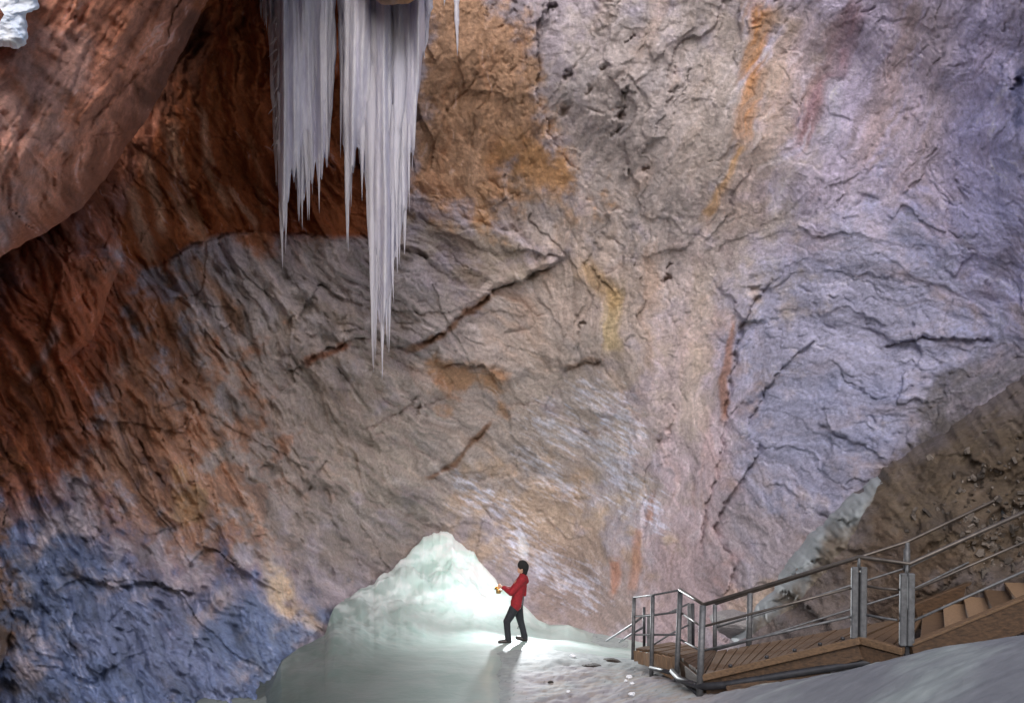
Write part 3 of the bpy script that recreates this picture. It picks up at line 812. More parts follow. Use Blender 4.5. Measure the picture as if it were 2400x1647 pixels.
def hang(parent, x, top, bot, D, rpx, seed=None):
    """one icicle given in measured pixels (x, top row, tip row) at depth D"""
    p = Pv(x * K, top * K, D)
    me = ICI[random.randrange(9) if seed is None else seed]
    o = bpy.data.objects.new('icicle', me); COL.objects.link(o)
    L = (bot - top) * K / F * D; R = rpx * K / F * D
    if parent is not None: o.parent = parent; o.location = p - Vector(parent.location)
    else: o.location = p
    o.scale = (R, R * 1.2, L); o.rotation_euler = (0, 0, random.uniform(0, 6.28))
    return o

def curtain(label, x0, x1, env, D, n, seed, rr=(5, 10), top=-40, jit=.8, extra=(), spurs=0):
    random.seed(seed)
    e = empty('ice_curtain', Pv((x0 + x1) / 2 * K, top * K, D)); tag(e, label, 'icicles', 'ice hanging from the cave roof')
    xs = [p[0] for p in env]; ys = [p[1] for p in env]
    for i in range(n):
        x = x0 + (x1 - x0) * (i + random.random()) / n
        b = float(np.interp(x, xs, ys))
        dd = random.uniform(-.22, .45)
        f = 1.0 if random.random() < .3 else random.uniform(jit * .55, 1.0)
        if dd > .2: f = random.uniform(.5, .9)
        hang(e, x, top + random.uniform(-15, 0), top + (b - top) * f, D + dd, random.uniform(*rr) * (1.25 if dd > .2 else 1))
    for x, b, rp in extra:
        hang(e, x, b * .35, b, D - .12, rp)
    for k in range(spurs):
        y = random.uniform(20, 330); x = x0 + 4 + .02 * y + random.uniform(-3, 1)
        o = hang(e, x, y, y + random.uniform(14, 34), D - .1, random.uniform(1.2, 2.4))
        o.rotation_euler = (random.uniform(-.4, .4), random.uniform(.1, .8), 0)
    # frozen sheet that joins the icicles
    us = np.linspace(x0 + 8, x1 - 8, 70); ts = np.linspace(0, 1, 120)
    T, U = np.meshgrid(ts, us, indexing='ij')
    bb = np.interp(U, xs, ys) * .90 + 60 * gn(U / 9, U * 0, seed) - 20
    V = top + (bb - top) * T
    thick = .34 * (1 - T ** 3) * np.clip(np.minimum(U - x0 - 8, x1 - 8 - U) / 14, 0, 1) ** .5
    rib = .30 * fbm(U / 26, V / 600, 2, seed + 3) + .030 * ridge(U / 9, V / 420, 2, seed + 5) + .008 * fbm(U / 3, V / 150, 2, seed + 8)
    f = P(U * K, V * K, D - thick - rib * (thick > .02)); bk = P(U * K, V * K, D + .25 + thick)
    full = np.concatenate([f, bk[:, ::-1]], 1)
    o = link('ice_sheet', grid_mesh('ice_sheet', full, None, True), M['icicle'], e)
    return e

curtain('broad left ice curtain of fine grey icicles hanging from the cave roof', 622, 754,
        [(618, 560), (628, 470), (636, 530), (642, 612), (650, 560), (660, 490), (672, 470), (686, 520), (700, 495), (716, 470), (728, 480), (742, 400), (752, 350), (765, 250)], 20.6, 40, 21, (6, 13), extra=((641, 612, 8), (648, 575, 7), (687, 522, 6), (701, 500, 6), (726, 485, 5)), spurs=26)
curtain('long right ice curtain whose tips hang lowest before the grey rock', 784, 972,
        [(780, 470), (788, 565), (798, 480), (812, 380), (828, 470), (836, 570), (846, 830), (856, 800), (868, 858), (880, 800), (892, 720), (905, 640), (918, 560), (930, 470), (942, 350), (955, 220), (966, 150), (974, 90)], 20.0, 40, 22, (7, 17), extra=((868, 862, 9), (850, 845, 7), (880, 790, 9), (860, 700, 12), (893, 690, 8), (788, 572, 7), (836, 580, 7), (905, 600, 8), (930, 480, 5)))
curtain('narrow strip of icicles between the two broad ice curtains', 770, 802,
        [(768, 300), (776, 410), (784, 430), (792, 540), (802, 450)], 20.9, 10, 23, (3, 6))
curtain('small fringe of short icicles left of the broad ice curtain', 592, 634,
        [(590, 40), (600, 75), (612, 70), (622, 95), (634, 120)], 20.9, 16, 24, (3, 5))
e = hang(None, 1036, -30, 128, 20.6, 6, 2)
tag(e, 'lone slender icicle hanging right of the ice curtains', 'icicle', 'ice hanging from the cave roof')
e = hang(None, 1008, -30, 14, 20.8, 4, 4)
tag(e, 'tiny icicle stub at the top edge between curtain and lone icicle', 'icicle', 'ice hanging from the cave roof')

# rock lip in front of the curtain's root
o = lobe('rock_lip', dp((800, -60), (826, -18), (850, 2), (880, 14), (915, 12), (940, 2), (962, -20), (985, -60)), [19.6, 19.2, 19.0, 19.0, 19.2, 19.6], -1, 150, .8, 90, 1.6, M['rock'], rag=4,
         colf=lambda u, v: mineral(u + 300, v + 420))
tag(o, 'grey rock lip of the roof above the ice curtain', None, None, 'structure')

o = lobe('shade_brow', dp((250, -260), (360, -170), (450, -120), (520, -108), (590, -112), (640, -150), (700, -200), (820, -330)), [17.4, 17.8, 18.0, 18.0, 18.2, 19.0], -1, 900, 1.0, 200, 3.2, M['rock'], rag=6)  # roof piece added out of view so its shadow darkens the recess
tag(o, 'added rock brow out of view, shading the brown recess', None, None, 'structure')
# frost crust on the overhang
def build_frost():
    q = resample(dp((-40, -40), (90, -40), (88, 6), (84, 22), (62, 30), (58, 42), (62, 62), (64, 88), (56, 104), (36, 112), (10, 106), (-40, 112)), 3, 0)
    cx, cy = 10, 35
    q = q + np.c_[4.5 * fbm(np.arange(len(q)) / 6, np.zeros(len(q)), 3, 410), 4.5 * fbm(np.arange(len(q)) / 6, np.ones(len(q)) * 9, 3, 414)]
    ts = np.r_[0, np.linspace(.04, 1, 40)][::-1]
    T = ts[:, None]
    U = cx + (q[None, :, 0] - cx) * T; V = cy + (q[None, :, 1] - cy) * T
    D = 11.6 + 0 * U - .28 * np.sqrt(np.clip(1 - T ** 6, 0, 1)) - .03 * fbm(U / 30, V / 20, 3, 420)
    rim = P(U[:1], V[:1], D[:1] + .9)
    co = np.concatenate([rim, P(U, V, D)])
    o = link('frost_crust', grid_mesh('frost_crust', co, None, False), M['frost'])
    tag(o, 'bright bluish-white ice crust in the upper left corner', 'ice crust')
build_frost()

# grey glaze ice draped over the outcrop
DR = OUT['rim'][1:9]
def drape_col(u, v):
    d, _, _ = polydist(u, v, DR); n = fbm(u / 60, v / 60, 4, 520)
    k = sstep(70, 10, d + 35 * n)[..., None]
    return np.array([.15, .125, .10]) * (1 + .5 * fbm(u / 25, v / 40, 3, 524)[..., None]) * (1 - k) + np.array([.27, .295, .31]) * k
def drape_bump(u, v, S): return -.10 + .7 * (S / S.max(0)) ** 4 + .05 * fbm(u / 120, v / 90, 3, 500) - .04 * ridge(u / 50, v / 70, 2, 505)
o = lobe('ice_drape', width=130, back=1.0, mat=M['drape'], colf=drape_col, crop=(.10, .44), wide=[20, 45, 70, 90, 100, 95, 80, 55, 20], shell=.13, **OUT)
tag(o, 'grey glazed tongue of ice draped down the brown outcrop', 'ice tongue')

# ------------------------------------------------------------------ boardwalk, stairs and railings
def C1(x, y, D): return Pv(1400 + x / 2.324, 1097 + y / 2.324, D)
def lerp(a, b, t): return a + (b - a) * t

L_, A_, B_ = Pv(1489, 1517, 17.0), Pv(1592, 1536, 15.0), Pv(1648, 1581, 13.4)
C_, D_ = Pv(2010, 1494, 12.5), Pv(2116, 1520, 12.1)
f1, f0, L2 = Pv(1680, 1525, 15.2), Pv(1664, 1519, 15.8), Pv(1572, 1503, 18.4)
FD = Pv(2122, 1446, 14.8)
bw = empty('boardwalk', (B_.x, B_.y, 0)); tag(bw, 'brown larch boardwalk with ramp and landing on steel legs', 'boardwalk')

def planks(a0, a1, b0, b1, n, mat, gap=.06):
    for i in range(n):
        t0, t1 = (i + gap) / n, (i + 1 - gap) / n
        z = random.uniform(-.006, .006); zz = Vector((0, 0, z))
        MB().slab([lerp(a0, a1, t0) + zz, lerp(a0, a1, t1) + zz, lerp(b0, b1, t1) + zz, lerp(b0, b1, t0) + zz], .045).build('plank', mat, bw, .004)
random.seed(9)
planks(L_, A_, L2, f0, 13, M['wood'])
planks(lerp(A_, B_, .02), B_, f0, f1, 10, M['wood_dark'])
planks(lerp(B_, C_, .01), C_, f1, FD, 17, M['wood'])
planks(lerp(C_, D_, .04), D_, FD + Vector((.02, -.02, 0)), FD + Vector((.24, -.06, 0)), 4, M['wood'])
dz = Vector((0, 0, -.05))
# front fascia of upright boards, lamplight in their colour, below the platform's left edge
nb = 9
for i in range(nb):
    a = lerp(L_, A_, (i + .03) / nb); b = lerp(L_, A_, (i + .97) / nb)
    h = lerp(.18, .36, i / nb) + random.uniform(-.01, .01)
    MB().beam(a + dz + Vector((-.02, -.02, random.uniform(.0, .03))), b + dz + Vector((-.02, -.02, random.uniform(.0, .03))), .035, h).build('fascia_board', M['wood_lit'], bw, .004)
MB().beam(A_ + dz, B_ + dz, .07, .24).build('edge_beam', M['wood_dark'], bw, .006)
MB().beam(B_ + dz * .2 + Vector((-.02, -.05, .03)), C_ + dz * .2 + Vector((0, -.05, .03)), .12, .09).build('kerb_beam', M['wood'], bw, .008)
MB().beam(B_ + Vector((0, -.02, -.075)), C_ + Vector((0, -.02, -.075)), .08, .2).build('edge_beam', M['wood_dark'], bw, .006)
MB().beam(C_ + Vector((.03, -.03, .02)), D_ + Vector((0, -.03, .02)), .10, .09).build('kerb_beam', M['wood'], bw, .008)
MB().beam(C_ + Vector((.03, 0, -.08)), D_ + Vector((0, 0, -.08)), .08, .2).build('edge_beam', M['wood_dark'], bw, .006)
for t in (.18, .42, .60, .76, .90):
    p = lerp(B_, C_, t) + Vector((0, -.06, .035))
    MB().tube([p, p + Vector((0, 0, .035))], .028, 8).build('bolt', M['black_steel'], bw)
# dark carrying tubes and braces below
MB().tube([C1(410, 1105, 14.9), C1(450, 1150, 14.0), C1(560, 1188, 13.3), C1(700, 1178, 13.1), C1(1000, 1128, 12.8), C1(1420, 1062, 12.5), C1(1640, 1040, 12.2)], .05, 8).build('carrying_tube', M['black_steel'], bw)
MB().tube([C1(415, 1120, 14.7), C1(545, 1225, 13.4)], .028, 8).build('brace', M['black_steel'], bw)
MB().tube([C1(290, 1085, 15.7), C1(430, 1118, 14.7)], .035, 8).build('carrying_tube', M['black_steel'], bw)
MB().beam(C1(1160, 1095, 12.75), C1(1260, 1075, 12.7), .10, .10).build('support_block', M['wood_dark'], bw, .006)
MB().beam(C1(700, 1185, 13.0), C1(1200, 1108, 12.7), .06, .12).build('joist', M['wood_dark'], bw, .006)

# stairs
st = empty('staircase', (D_.x, D_.y, .7)); tag(st, 'brown larch staircase climbing out of frame at the right', 'staircase')
n0, n1 = Pv(2131, 1510, 12.1), Pv(2560, 1334, 12.8)
q0 = Pv(2142, 1432, 14.9); q1 = q0 + (n1 - n0)
MB().beam(n0, n1, .09, .40).build('stringer', M['wood_dark'], st, .008)
MB().beam(n0 + Vector((0, -.012, .022)), n1 + Vector((0, -.012, .022)), .11, .03).build('stringer_cap', M['wood'], st, .004)
MB().beam(q0 + Vector((0, .05, .1)), q1 + Vector((0, .05, .1)), .08, .40).build('stringer', M['wood_dark'], st, .008)
wv_ = (q0 - n0); wv_.z = 0
run = (n1 - n0)
for i in range(8):
    t = (i + .42) / 7.6
    a = n0 + run * t; a.z += -.02
    b = a + wv_
    fw = Vector((run.x, run.y, 0)) * (1.18 / 7.6)
    MB().slab([a, a + fw, b + fw, b], .05).build('tread', M['wood_lit'] if i % 3 else M['wood'], st, .006)
    rz = run.z / 7.6
    MB().slab([a + fw * .86 + Vector((0, 0, rz)) + dz, a + fw * .92 + Vector((0, 0, rz)) + dz, b + fw * .92 + Vector((0, 0, rz)) + dz, b + fw * .86 + Vector((0, 0, rz)) + dz], max(.02, rz - .055)).build('riser', M['wood_dark'], st)

# railings
def rails(e, pts, r, name, m):
    MB().tube(pts, r, 10).build(name, m, e)
def post(e, a, b, r, m=None, name='post'):
    MB().tube([a, b], r, 10).build(name, m or M['steel'], e)

rn = empty('steel_railing', (B_.x, B_.y, .3)); tag(rn, 'galvanised steel railing on the near side of boardwalk and stairs', 'railing')
rt = [C1(450, 660, 15.0), C1(580, 742, 13.4), C1(1430, 482, 12.5), C1(1700, 521, 12.1), C1(2324, 240, 12.5), C1(2760, 45, 12.8)]
rails(rn, rt, .027, 'handrail', M['rail'])
rails(rn, [C1(200, 702, 17.0), C1(300, 690, 16.2), C1(450, 662, 15.0)], .016, 'handrail', M['steel'])
for ys in ((805, 800, 780), (905, 905, 905)):
    rails(rn, [C1(200, ys[0], 17.0), C1(300, ys[1], 16.2), C1(440, ys[2], 15.0)], .017, 'rail', M['steel'])
rails(rn, [C1(455, 785, 15.0), C1(570, 862, 13.4), C1(1385, 650, 12.5)], .017, 'rail', M['rail'])
rails(rn, [C1(450, 930, 15.0), C1(566, 994, 13.4), C1(1385, 805, 12.5)], .017, 'rail', M['steel'])
rails(rn, [C1(1460, 640, 12.47), C1(1560, 655, 12.3), C1(1640, 660, 12.15)], .016, 'rail', M['rail'])
rails(rn, [C1(1455, 795, 12.47), C1(1560, 815, 12.3), C1(1635, 826, 12.15)], .016, 'rail', M['steel'])
rails(rn, [C1(1720, 664, 12.1), C1(2324, 402, 12.5), C1(2700, 238, 12.75)], .017, 'rail', M['rail'])
rails(rn, [C1(1720, 830, 12.1), C1(2324, 560, 12.5), C1(2700, 392, 12.75)], .017, 'rail', M['steel'])
post(rn, C1(200, 702, 17.0), C1(194, 1040, 17.0), .032)
post(rn, C1(302, 690, 16.2), C1(294, 1155, 15.9), .034)
post(rn, C1(452, 662, 15.0), C1(428, 1245, 14.7), .040)
post(rn, C1(575, 745, 13.4), C1(556, 1262, 13.3), .046)
def double_post(x0, x1, ytop, yp, yb, yend, D):
    xm = (x0 + x1) / 2
    post(rn, C1(xm + 4, ytop, D), C1(xm + 2, yp + 20, D), .020)
    for x in (x0, x1): MB().beam(C1(x, yp, D), C1(x - 4, yb, D), .085, .06, (0, 1, 0)).build('post', M['steel'], rn, .012)
    MB().beam(C1(xm, yp + 30, D + .05), C1(xm - 3, yend, D + .05), .055, .05, (0, 1, 0)).build('post', M['black_steel'], rn, .006)
double_post(1398, 1446, 485, 535, 925, 1085, 12.5)
double_post(1662, 1704, 525, 570, 965, 1060, 12.1)

rf = empty('steel_railing', (f1.x, f1.y, .4)); tag(rf, 'thin steel railing on the far rock side of boardwalk and stairs', 'railing')
for off, m, r in ((0, 'rail', .025), (140, 'steel', .016), (272, 'steel', .016)):
    k = lambda s_: off * s_
    rails(rf, [C1(640, 738 + k(.92), 15.4), C1(830, 676 + k(.96), 15.2), C1(1690, 400 + k(1), 15.0), C1(2324, 100 + k(.98), 15.4), C1(2760, -106 + k(.96), 15.8)], r, 'handrail' if off == 0 else 'rail', M[m])
post(rf, C1(640, 740, 15.4), C1(640, 1006, 15.4), .034)
post(rf, C1(832, 678, 15.2), C1(824, 1024, 15.2), .045)
post(rf, C1(1688, 402, 15.0), C1(1688, 820, 15.0), .036)
post(rf, C1(1686, 440, 14.95), C1(1686, 560, 14.95), .05, None, 'rail_bracket')
post(rf, C1(2210, 160, 15.3), C1(2210, 560, 15.3), .03)

rb = empty('steel_railing', (L_.x, L_.y + 1, 0)); tag(rb, 'pale steel gate posts and rails dropping away behind the platform', 'railing')
post(rb, C1(255, 755, 17.6), C1(255, 985, 17.6), .026, M['black_steel'])
MB().beam(C1(281, 800, 17.4), C1(281, 975, 17.4), .075, .03, (0, 1, 0)).build('post', M['steel'], rb, .006)
MB().beam(C1(500, 735, 17.6), C1(502, 965, 17.6), .07, .03, (0, 1, 0)).build('post', M['steel'], rb, .006)
post(rb, C1(520, 735, 17.7), C1(522, 970, 17.7), .03, M['black_steel'])
rails(rb, [C1(50, 938, 21.0), C1(196, 846, 18.0), C1(255, 800, 17.6)], .02, 'rail', M['steel'])
rails(rb, [C1(120, 945, 20.2), C1(196, 896, 18.0), C1(255, 862, 17.6)], .02, 'rail', M['steel'])
rails(rb, [C1(281, 975, 17.4), C1(400, 900, 17.2), C1(500, 850, 17.6)], .016, 'rail', M['steel'])
rails(rb, [C1(255, 800, 17.6), C1(380, 790, 17.4), C1(500, 735, 17.6)], .016, 'rail', M['steel'])

# ------------------------------------------------------------------ the person with the lantern
def J(x, y, dy=0.0):
    D = 21.0
    p = Pv(1100 + x / 6.135, 1280 + y / 6.135, D); p.y += dy; return p

def blob_mesh(name, caps, mat, parent=None, vox=.016, smooth=4):
    """one continuous skin grown over tapered capsules (p0, r0, p1, r1)"""
    bm = bmesh.new()
    for p0, r0, p1, r1 in caps:
        p0 = Vector(p0); p1 = Vector(p1)
        d = p1 - p0; L = d.length
        ax = d.normalized() if L > 1e-5 else Vector((0, 0, 1))
        q = ax.to_track_quat('Z', 'Y'); n = 12; rings = []
        prof = [(-math.cos(t) * r0, math.sin(t) * r0) for t in (math.pi * k / 10 for k in range(0, 6))] + [(L + math.sin(t) * r1, math.cos(t) * r1) for t in (math.pi * k / 10 for k in range(0, 6))]
        for z, r in prof:
            rings.append([bm.verts.new(p0 + q @ Vector((max(r, .0004) * math.cos(2 * math.pi * i / n), max(r, .0004) * math.sin(2 * math.pi * i / n), z))) for i in range(n)])
        for A, B in zip(rings[:-1], rings[1:]):
            for i in range(n): bm.faces.new((A[i], A[(i + 1) % n], B[(i + 1) % n], B[i]))
        bm.faces.new(list(reversed(rings[0]))); bm.faces.new(rings[-1])
    me = bpy.data.meshes.new(name); bm.to_mesh(me); bm.free()
    o = link(name, me, mat, parent)
    md = o.modifiers.new('union', 'REMESH'); md.mode = 'VOXEL'; md.voxel_size = vox; md.use_smooth_shade = True
    if smooth:
        sm = o.modifiers.new('relax', 'SMOOTH'); sm.factor = .5; sm.iterations = smooth
    return o

FN = -.12; FF = .12          # near (left) and far (right) half of the body
def cap2(a, ra, b, rb): return (a, ra, b, rb)
lpalm, rpalm = J(452, 566, -.09), J(458, 580, .03)
body = [cap2(J(670, 850), .12, J(690, 700), .115), cap2(J(690, 700), .115, J(725, 550), .125), cap2(J(725, 550), .12, J(765, 440), .06), cap2(J(765, 440), .06, J(768, 380), .054),
        cap2(J(760, 345), .082, J(772, 275), .098), cap2(J(722, 350), .040, J(735, 320), .06), cap2(J(694, 332), .014, J(704, 318), .013), cap2(J(716, 366), .028, J(730, 350), .04),
        cap2(J(748, 475, FN - .05), .058, J(602, 655, FN - .08), .042), cap2(J(602, 655, FN - .08), .042, J(480, 578, -.10), .027), cap2(J(482, 578, -.10), .028, lpalm, .027),
        cap2(J(738, 485, FF + .05), .058, J(612, 650, FF + .06), .042), cap2(J(612, 650, FF + .06), .042, J(492, 588, .04), .027), cap2(J(492, 588, .04), .028, rpalm, .027),
        cap2(J(650, 890, FN + .04), .09, J(540, 1065, FN), .06), cap2(J(540, 1065, FN), .058, J(556, 1310, FN), .042), cap2(J(564, 1345, FN), .038, J(450, 1358, FN - .01), .03),
        cap2(J(705, 890, FF - .04), .09, J(737, 1085, FF), .06), cap2(J(737, 1085, FF), .058, J(796, 1300, FF), .042), cap2(J(805, 1345, FF), .038, J(695, 1318, FF), .03)]
for palm, sy in ((lpalm, 1), (rpalm, -1)):       # four fingers curled round the lantern, thumb leaving the side of the palm
    for dx, dz_, ln_ in ((-.014, .030, .070), (-.018, .010, .078), (-.018, -.010, .074), (-.014, -.029, .058)):
        a = palm + Vector((dx, 0, dz_)); b = a + Vector((-ln_ * .5, .010 * sy, 0)); c = b + Vector((-ln_ * .28, .034 * sy, -.004))
        body += [cap2(a, .0095, b, .009), cap2(b, .009, c, .008)]
    a = palm + Vector((.0, .016 * sy, .03)); b = a + Vector((-.028, .03 * sy, .016))
    body.append(cap2(a, .011, b, .009))
person = blob_mesh('person', body, M['skin'], None, .008, 2)
tag(person, 'person in red jacket and black cap holding a glowing lantern on the ice', 'person')
jk = []
for y in (-.085, 0, .085):
    jk += [cap2(J(672, 835, y), .118, J(690, 720, y), .118), cap2(J(690, 720, y), .118, J(722, 570, y), .128), cap2(J(722, 570, y), .128, J(765, 460, y * .9), .098)]
jk += [cap2(J(664, 858, -.08), .112, J(670, 800, -.08), .118), cap2(J(664, 858, .08), .112, J(670, 800, .08), .118), cap2(J(762, 450), .088, J(768, 405), .072), cap2(J(812, 440), .045, J(822, 500), .055), cap2(J(810, 560), .03, J(800, 700), .03),
       cap2(J(760, 470, FN - .05), .088, J(602, 652, FN - .085), .070), cap2(J(602, 652, FN - .085), .070, J(492, 584, -.10), .046), cap2(J(748, 480, FF + .05), .088, J(612, 648, FF + .065), .070), cap2(J(612, 648, FF + .065), .070, J(502, 592, .045), .046)]
blob_mesh('jacket', jk, M['jacket'], person, .014, 3)
tr = [cap2(J(660, 850, -.06), .105, J(672, 800, 0), .11), cap2(J(690, 850, .06), .105, J(680, 800, 0), .11),
      cap2(J(640, 885, FN + .04), .108, J(590, 985, FN + .02), .095), cap2(J(590, 985, FN + .02), .095, J(540, 1065, FN), .080), cap2(J(540, 1065, FN), .078, J(548, 1190, FN), .070), cap2(J(548, 1190, FN), .070, J(560, 1318, FN), .070),
      cap2(J(700, 885, FF - .04), .108, J(718, 990, FF - .02), .094), cap2(J(718, 990, FF - .02), .094, J(738, 1085, FF), .078), cap2(J(738, 1085, FF), .078, J(768, 1190, FF), .070), cap2(J(768, 1190, FF), .070, J(796, 1312, FF), .070)]
blob_mesh('trousers', tr, M['trousers'], person, .014, 3)
for y, a, h, t_ in ((FN, (560, 1300), (574, 1352), (440, 1358)), (FF, (796, 1295), (810, 1350), (690, 1322))):
    blob_mesh('boot', [cap2(J(*a, y), .066, J(*h, y), .056), cap2(J(*h, y), .055, J((h[0] + t_[0]) / 2, (h[1] + t_[1]) / 2, y), .052), cap2(J((h[0] + t_[0]) / 2, (h[1] + t_[1]) / 2, y), .052, J(*t_, y - .01), .044)], M['boots'], person, .012, 2)
blob_mesh('cap', [cap2(J(782, 300), .112, J(768, 268), .112), cap2(J(758, 240), .075, J(735, 222), .035), cap2(J(790, 318), .095, J(785, 290), .11), cap2(J(720, 292), .03, J(750, 280), .07)], M['cap'], person, .012, 2)
blob_mesh('hair', [cap2(J(790, 335), .086, J(784, 372), .078), cap2(J(784, 372), .078, J(778, 398), .062)], M['cap'], person, .012, 2)
for y in (-.034, .034):
    MB().tube([J(700, 318, y), J(697, 318, y)], .009, 8).build('eye', M['cap'], person)
MB().tube([J(697, 360, -.02), J(695, 360, .02)], .006, 6).build('mouth', M['jacket'], person)
MB().tube([J(758, 335, -.095), J(752, 322, -.104)], .020, 8).build('ear', M['skin'], person)

ln = empty('lantern', J(420, 660, -.06)); tag(ln, 'small brass lantern with a warm flame held in both hands', 'lantern')
c0 = J(418, 600, -.03)
MB().tube([c0 + Vector((0, 0, -.11)), c0 + Vector((0, 0, -.10)), c0 + Vector((0, 0, -.02)), c0 + Vector((0, 0, 0)), c0 + Vector((0, 0, .01))], [.035, .052, .052, .03, .02], 14).build('fuel_tank', M['brass'], ln)
MB().tube([c0 + Vector((-.02, 0, .02)), c0 + Vector((-.075, 0, .03))], [.02, .07], 14, False).build('reflector', M['brass'], ln)
MB().tube([c0 + Vector((-.05, 0, .02)), c0 + Vector((-.055, 0, .045)), c0 + Vector((-.06, 0, .075)), c0 + Vector((-.06, 0, .10))], [.012, .036, .028, .004], 10).build('flame', M['flame'], ln)
MB().tube([c0 + Vector((.03, 0, -.09)), c0 + Vector((.075, 0, -.06)), c0 + Vector((.075, 0, .0)), c0 + Vector((.03, 0, .02))], .008, 8).build('handle', M['brass'], ln)
ld = bpy.data.lights.new('lantern_light', 'POINT'); ld.energy = 4; ld.color = (1, .72, .42); ld.shadow_soft_size = .04
lo = bpy.data.objects.new('lantern_light', ld); lo.location = c0 + Vector((-.11, 0, .05)); COL.objects.link(lo)

# lamp standing on the ice behind the person, throwing the long shadow
lp = Pv(1232, 1331, 23.8)
wl = empty('work_lamp', (lp.x, lp.y, lp.z - 1.4)); tag(wl, 'white lamp on a slim pole standing on the ice behind the person', 'lamp')
MB().tube([lp + Vector((.0, .10, 0)), lp + Vector((0, .06, 0)), lp + Vector((0, 0, 0))], [.02, .035, .05], 14).build('lamp_head', M['black_steel'], wl)
MB().tube([lp + Vector((0, -.004, 0)), lp + Vector((0, -.012, 0))], .045, 14).build('lamp_glass', M['lamp'], wl)
MB().tube([lp + Vector((0, .06, -.05)), lp + Vector((-.12, .06, -1.46))], .014, 8).build('pole', M['black_steel'], wl)
for a in (0.5, 2.6, 4.7):
    MB().tube([lp + Vector((-.11, .06, -1.30)), lp + Vector((-.12 + .09 * math.cos(a), .06 + .12 * math.sin(a), -1.47))], .010, 6).build('leg', M['black_steel'], wl)
sp = bpy.data.lights.new('work_lamp_light', 'SPOT'); sp.energy = 1350; sp.spot_size = math.radians(120); sp.spot_blend = 1.0; sp.shadow_soft_size = .05; sp.color = (.93, .97, 1.0)
so = bpy.data.objects.new('work_lamp_light', sp); so.location = lp + Vector((0, -.05, 0))
so.rotation_euler = Vector((.08, 1, .16)).to_track_quat('Z', 'Y').to_euler(); COL.objects.link(so)

bd = bpy.data.lights.new('work_lamp_bulb', 'POINT'); bd.energy = 85; bd.shadow_soft_size = .06; bd.color = (.93, .97, 1.0)
bo = bpy.data.objects.new('work_lamp_bulb', bd); bo.location = lp + Vector((0, 0, .14)); COL.objects.link(bo)

# ------------------------------------------------------------------ loose stones, ice chips, rubble
from mathutils.bvhtree import BVHTree
def bvh(*names):
    t = []
    for n in names:
        me = bpy.data.objects[n].data
        co = np.empty(len(me.vertices) * 3, np.float32); me.vertices.foreach_get('co', co)
        t.append((n, me, co.reshape(-1, 3)))
    vs = []; ps = []
    for n, me, co in t:
        o = len(vs); vs += [tuple(x) for x in co.tolist()]
        ix = np.empty(len(me.loops), np.int32); me.loops.foreach_get('vertex_index', ix)
        ps += (ix.reshape(-1, 4) + o).tolist()
    return BVHTree.FromPolygons(vs, ps)
GR = bvh('ice_floor', 'rock_outcrop')
def drop(x, y):
    """where the line of sight through a measured point meets floor or outcrop"""
    d = Pv(x * K, y * K, 1.0) - Vector((0, 0, CZ))
    return GR.ray_cast(Vector((0, 0, CZ)), d.normalized())[:2]

def stone_mesh(seed, rough=.28, sub=2):
    bm = bmesh.new(); bmesh.ops.create_icosphere(bm, subdivisions=sub, radius=1.0)
    r = np.random.default_rng(seed); k = r.normal(size=(10, 3)); k /= np.linalg.norm(k, axis=1)[:, None]; off = r.uniform(.55, .95, 10)
    for v in bm.verts:
        p = np.array(v.co)
        for n_, o_ in zip(k, off):
            d = p @ n_
            if d > o_: p = p - n_ * (d - o_) * .9
        v.co = p * (1 + rough * .3 * (r.random() - .5))
    me = bpy.data.meshes.new('stone'); bm.to_mesh(me); bm.free(); return me

def colour_stone(me, c, m):
    at = me.attributes.new('Col', 'FLOAT_COLOR', 'POINT')
    at.data.foreach_set('color', np.tile(np.array([*c, 1], np.float32), len(me.vertices)))
    me.materials.append(m)
    return me

def stone(name, x, y, size, c, m, label, cat, group=None, seed=0, sq=(1, 1, .6), sink=.25, sub=3):
    p, n = drop(x, y)
    if p is None: return
    o = bpy.data.objects.new(name, colour_stone(stone_mesh(seed, .28, sub), c, m)); COL.objects.link(o)
    o.location = p + Vector((0, 0, size * sq[2] * (1 - sink) - size * .25)); o.scale = (size * sq[0], size * sq[1], size * sq[2]); o.rotation_euler = (0, 0, seed * 1.7)
    tag(o, label, cat, group); return o

stone('stone', 1340, 1508, .20, (.06, .05, .045), M['rock'], 'dark flat stone standing in for a melt hollow between person and boardwalk', 'stone', 'stones on the ice', 3, (1.3, 1, .22))  # flat dark stone put in where the ice has a melt hollow
stone('stone', 1388, 1499, .18, (.07, .055, .045), M['rock'], 'dark flat stone standing in for the melt hollow nearest the boardwalk platform', 'stone', 'stones on the ice', 5, (1.2, 1, .3))  # likewise a stone in place of a dark hollow
stone('stone', 1250, 1548, .05, (.08, .07, .06), M['rock'], 'small dark stone in front of the person', 'stone', 'stones on the ice', 6, (1, 1, .5))
for i, (x, y, sz, lb) in enumerate([(1428, 1538, .06, 'white ice chip nearest the platform, upper of the cluster'), (1420, 1546, .04, 'tiny white ice chip left in the cluster before the platform'), (1434, 1552, .045, 'tiny white ice chip right in the cluster before the platform'),
                                    (1434, 1577, .06, 'white ice chip lying lowest before the platform'), (1300, 1490, .07, 'white ice chip right of the person'), (1290, 1570, .04, 'tiny white ice chip below the dark stone')]):
    stone('ice_chip', x, y, sz, (.85, .87, .9), M['floor'], lb, 'ice chip', 'ice chips on the floor', 20 + i, (1, 1, .7), sub=2)
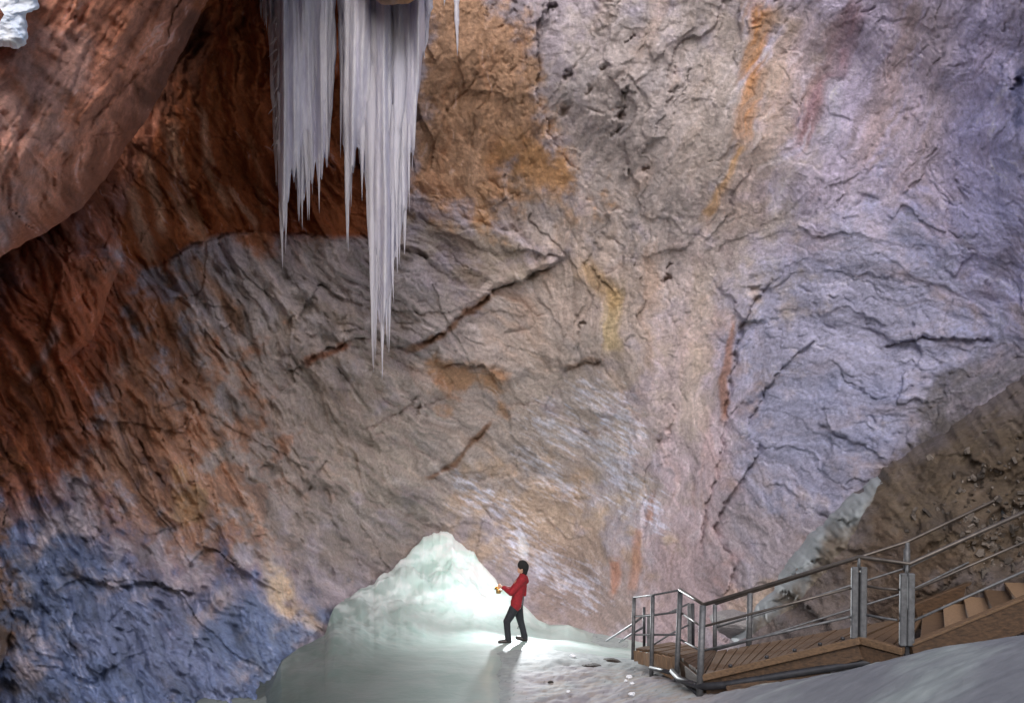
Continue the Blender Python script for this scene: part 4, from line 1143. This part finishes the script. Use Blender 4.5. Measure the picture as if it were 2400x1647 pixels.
for i, (x, y, sz, c, lb) in enumerate([(1672, 1432, .50, (.34, .32, .32), 'pale rounded boulder behind the boardwalk ramp'), (1632, 1462, .32, (.38, .36, .36), 'small pale boulder behind the corner post')]):
    stone('boulder', x, y, sz, c, M['rock'], lb, 'boulder', 'boulders behind the boardwalk', 40 + i, (1.3, 1, .6), .2, 3)
GR = bvh('rock_outcrop')

def rubble():
    r = random.Random(5); vs = []; fs = []; cs = []
    for i in range(220):
        x = r.gauss(2260, 80); y = r.gauss(1180, 90)
        p, n = drop(x, y)
        if p is None or p.y > 19: continue
        sz = min(.09, .018 + .03 * r.expovariate(1.0)); b = len(vs)
        ax = Vector((r.gauss(0, 1), r.gauss(0, 1), r.gauss(0, 1))).normalized(); bx = ax.orthogonal().normalized(); cx_ = ax.cross(bx)
        for k in range(5):
            a = 2 * math.pi * k / 5 + r.uniform(-.3, .3); q = p + (bx * math.cos(a) * sz * r.uniform(.7, 1.3) + cx_ * math.sin(a) * sz * .7)
            vs += [tuple(q + ax * sz * .25), tuple(q - ax * sz * .25)]
        fs.append([b + 2 * k for k in range(5)]); fs.append([b + 2 * k + 1 for k in reversed(range(5))])
        for k in range(5): fs.append([b + 2 * k, b + 2 * k + 1, b + (2 * k + 3) % 10, b + (2 * k + 2) % 10])
        g = r.uniform(.06, .24); cs += [(g * 1.12, g * .95, g * .82, 1)] * 10
    me = bpy.data.meshes.new('rubble'); me.from_pydata(vs, [], fs); me.update()
    bm = bmesh.new(); bm.from_mesh(me); bmesh.ops.recalc_face_normals(bm, faces=bm.faces); bm.to_mesh(me); bm.free()
    at = me.attributes.new('Col', 'FLOAT_COLOR', 'POINT'); at.data.foreach_set('color', np.array(cs, np.float32).ravel())
    o = link('rubble', me, M['rock']); tag(o, 'loose brown rock chips strewn over the outcrop behind the stairs', 'rubble', None, 'stuff')
rubble()

# breath of vapour rising above the person's cap, lit by the lamp
def vapour():
    m = bpy.data.materials.new('breath vapour'); m.use_nodes = True; t = m.node_tree; t.nodes.clear()
    o_ = t.nodes.new('ShaderNodeOutputMaterial'); pv = t.nodes.new('ShaderNodeVolumePrincipled')
    pv.inputs['Color'].default_value = (.95, .95, 1, 1); pv.inputs['Density'].default_value = 1.1
    t.links.new(pv.outputs[0], o_.inputs['Volume'])
    n, rg = 14, 16; co = np.zeros((rg, n, 3))
    p0 = J(790, 190, .35)
    for k in range(rg):
        tt_ = k / (rg - 1); R = .13 * math.sin(math.pi * min(.97, tt_ * .93 + .04)) ** .7
        for i in range(n):
            a = 2 * math.pi * i / n
            co[k, i] = (p0.x - .05 * tt_ + R * (1 + .2 * math.sin(3 * a + 5 * tt_)) * math.cos(a), p0.y + R * math.sin(a), p0.z - .05 + .62 * tt_)
    me = grid_mesh('breath_vapour', co, None, True)
    bm = bmesh.new(); bm.from_mesh(me); bmesh.ops.holes_fill(bm, edges=bm.edges[:]); bmesh.ops.recalc_face_normals(bm, faces=bm.faces); bm.to_mesh(me); bm.free()
    o = link('breath_vapour', me, m); tag(o, 'white puff of breath vapour rising above the person', 'vapour', None, 'stuff')
vapour()
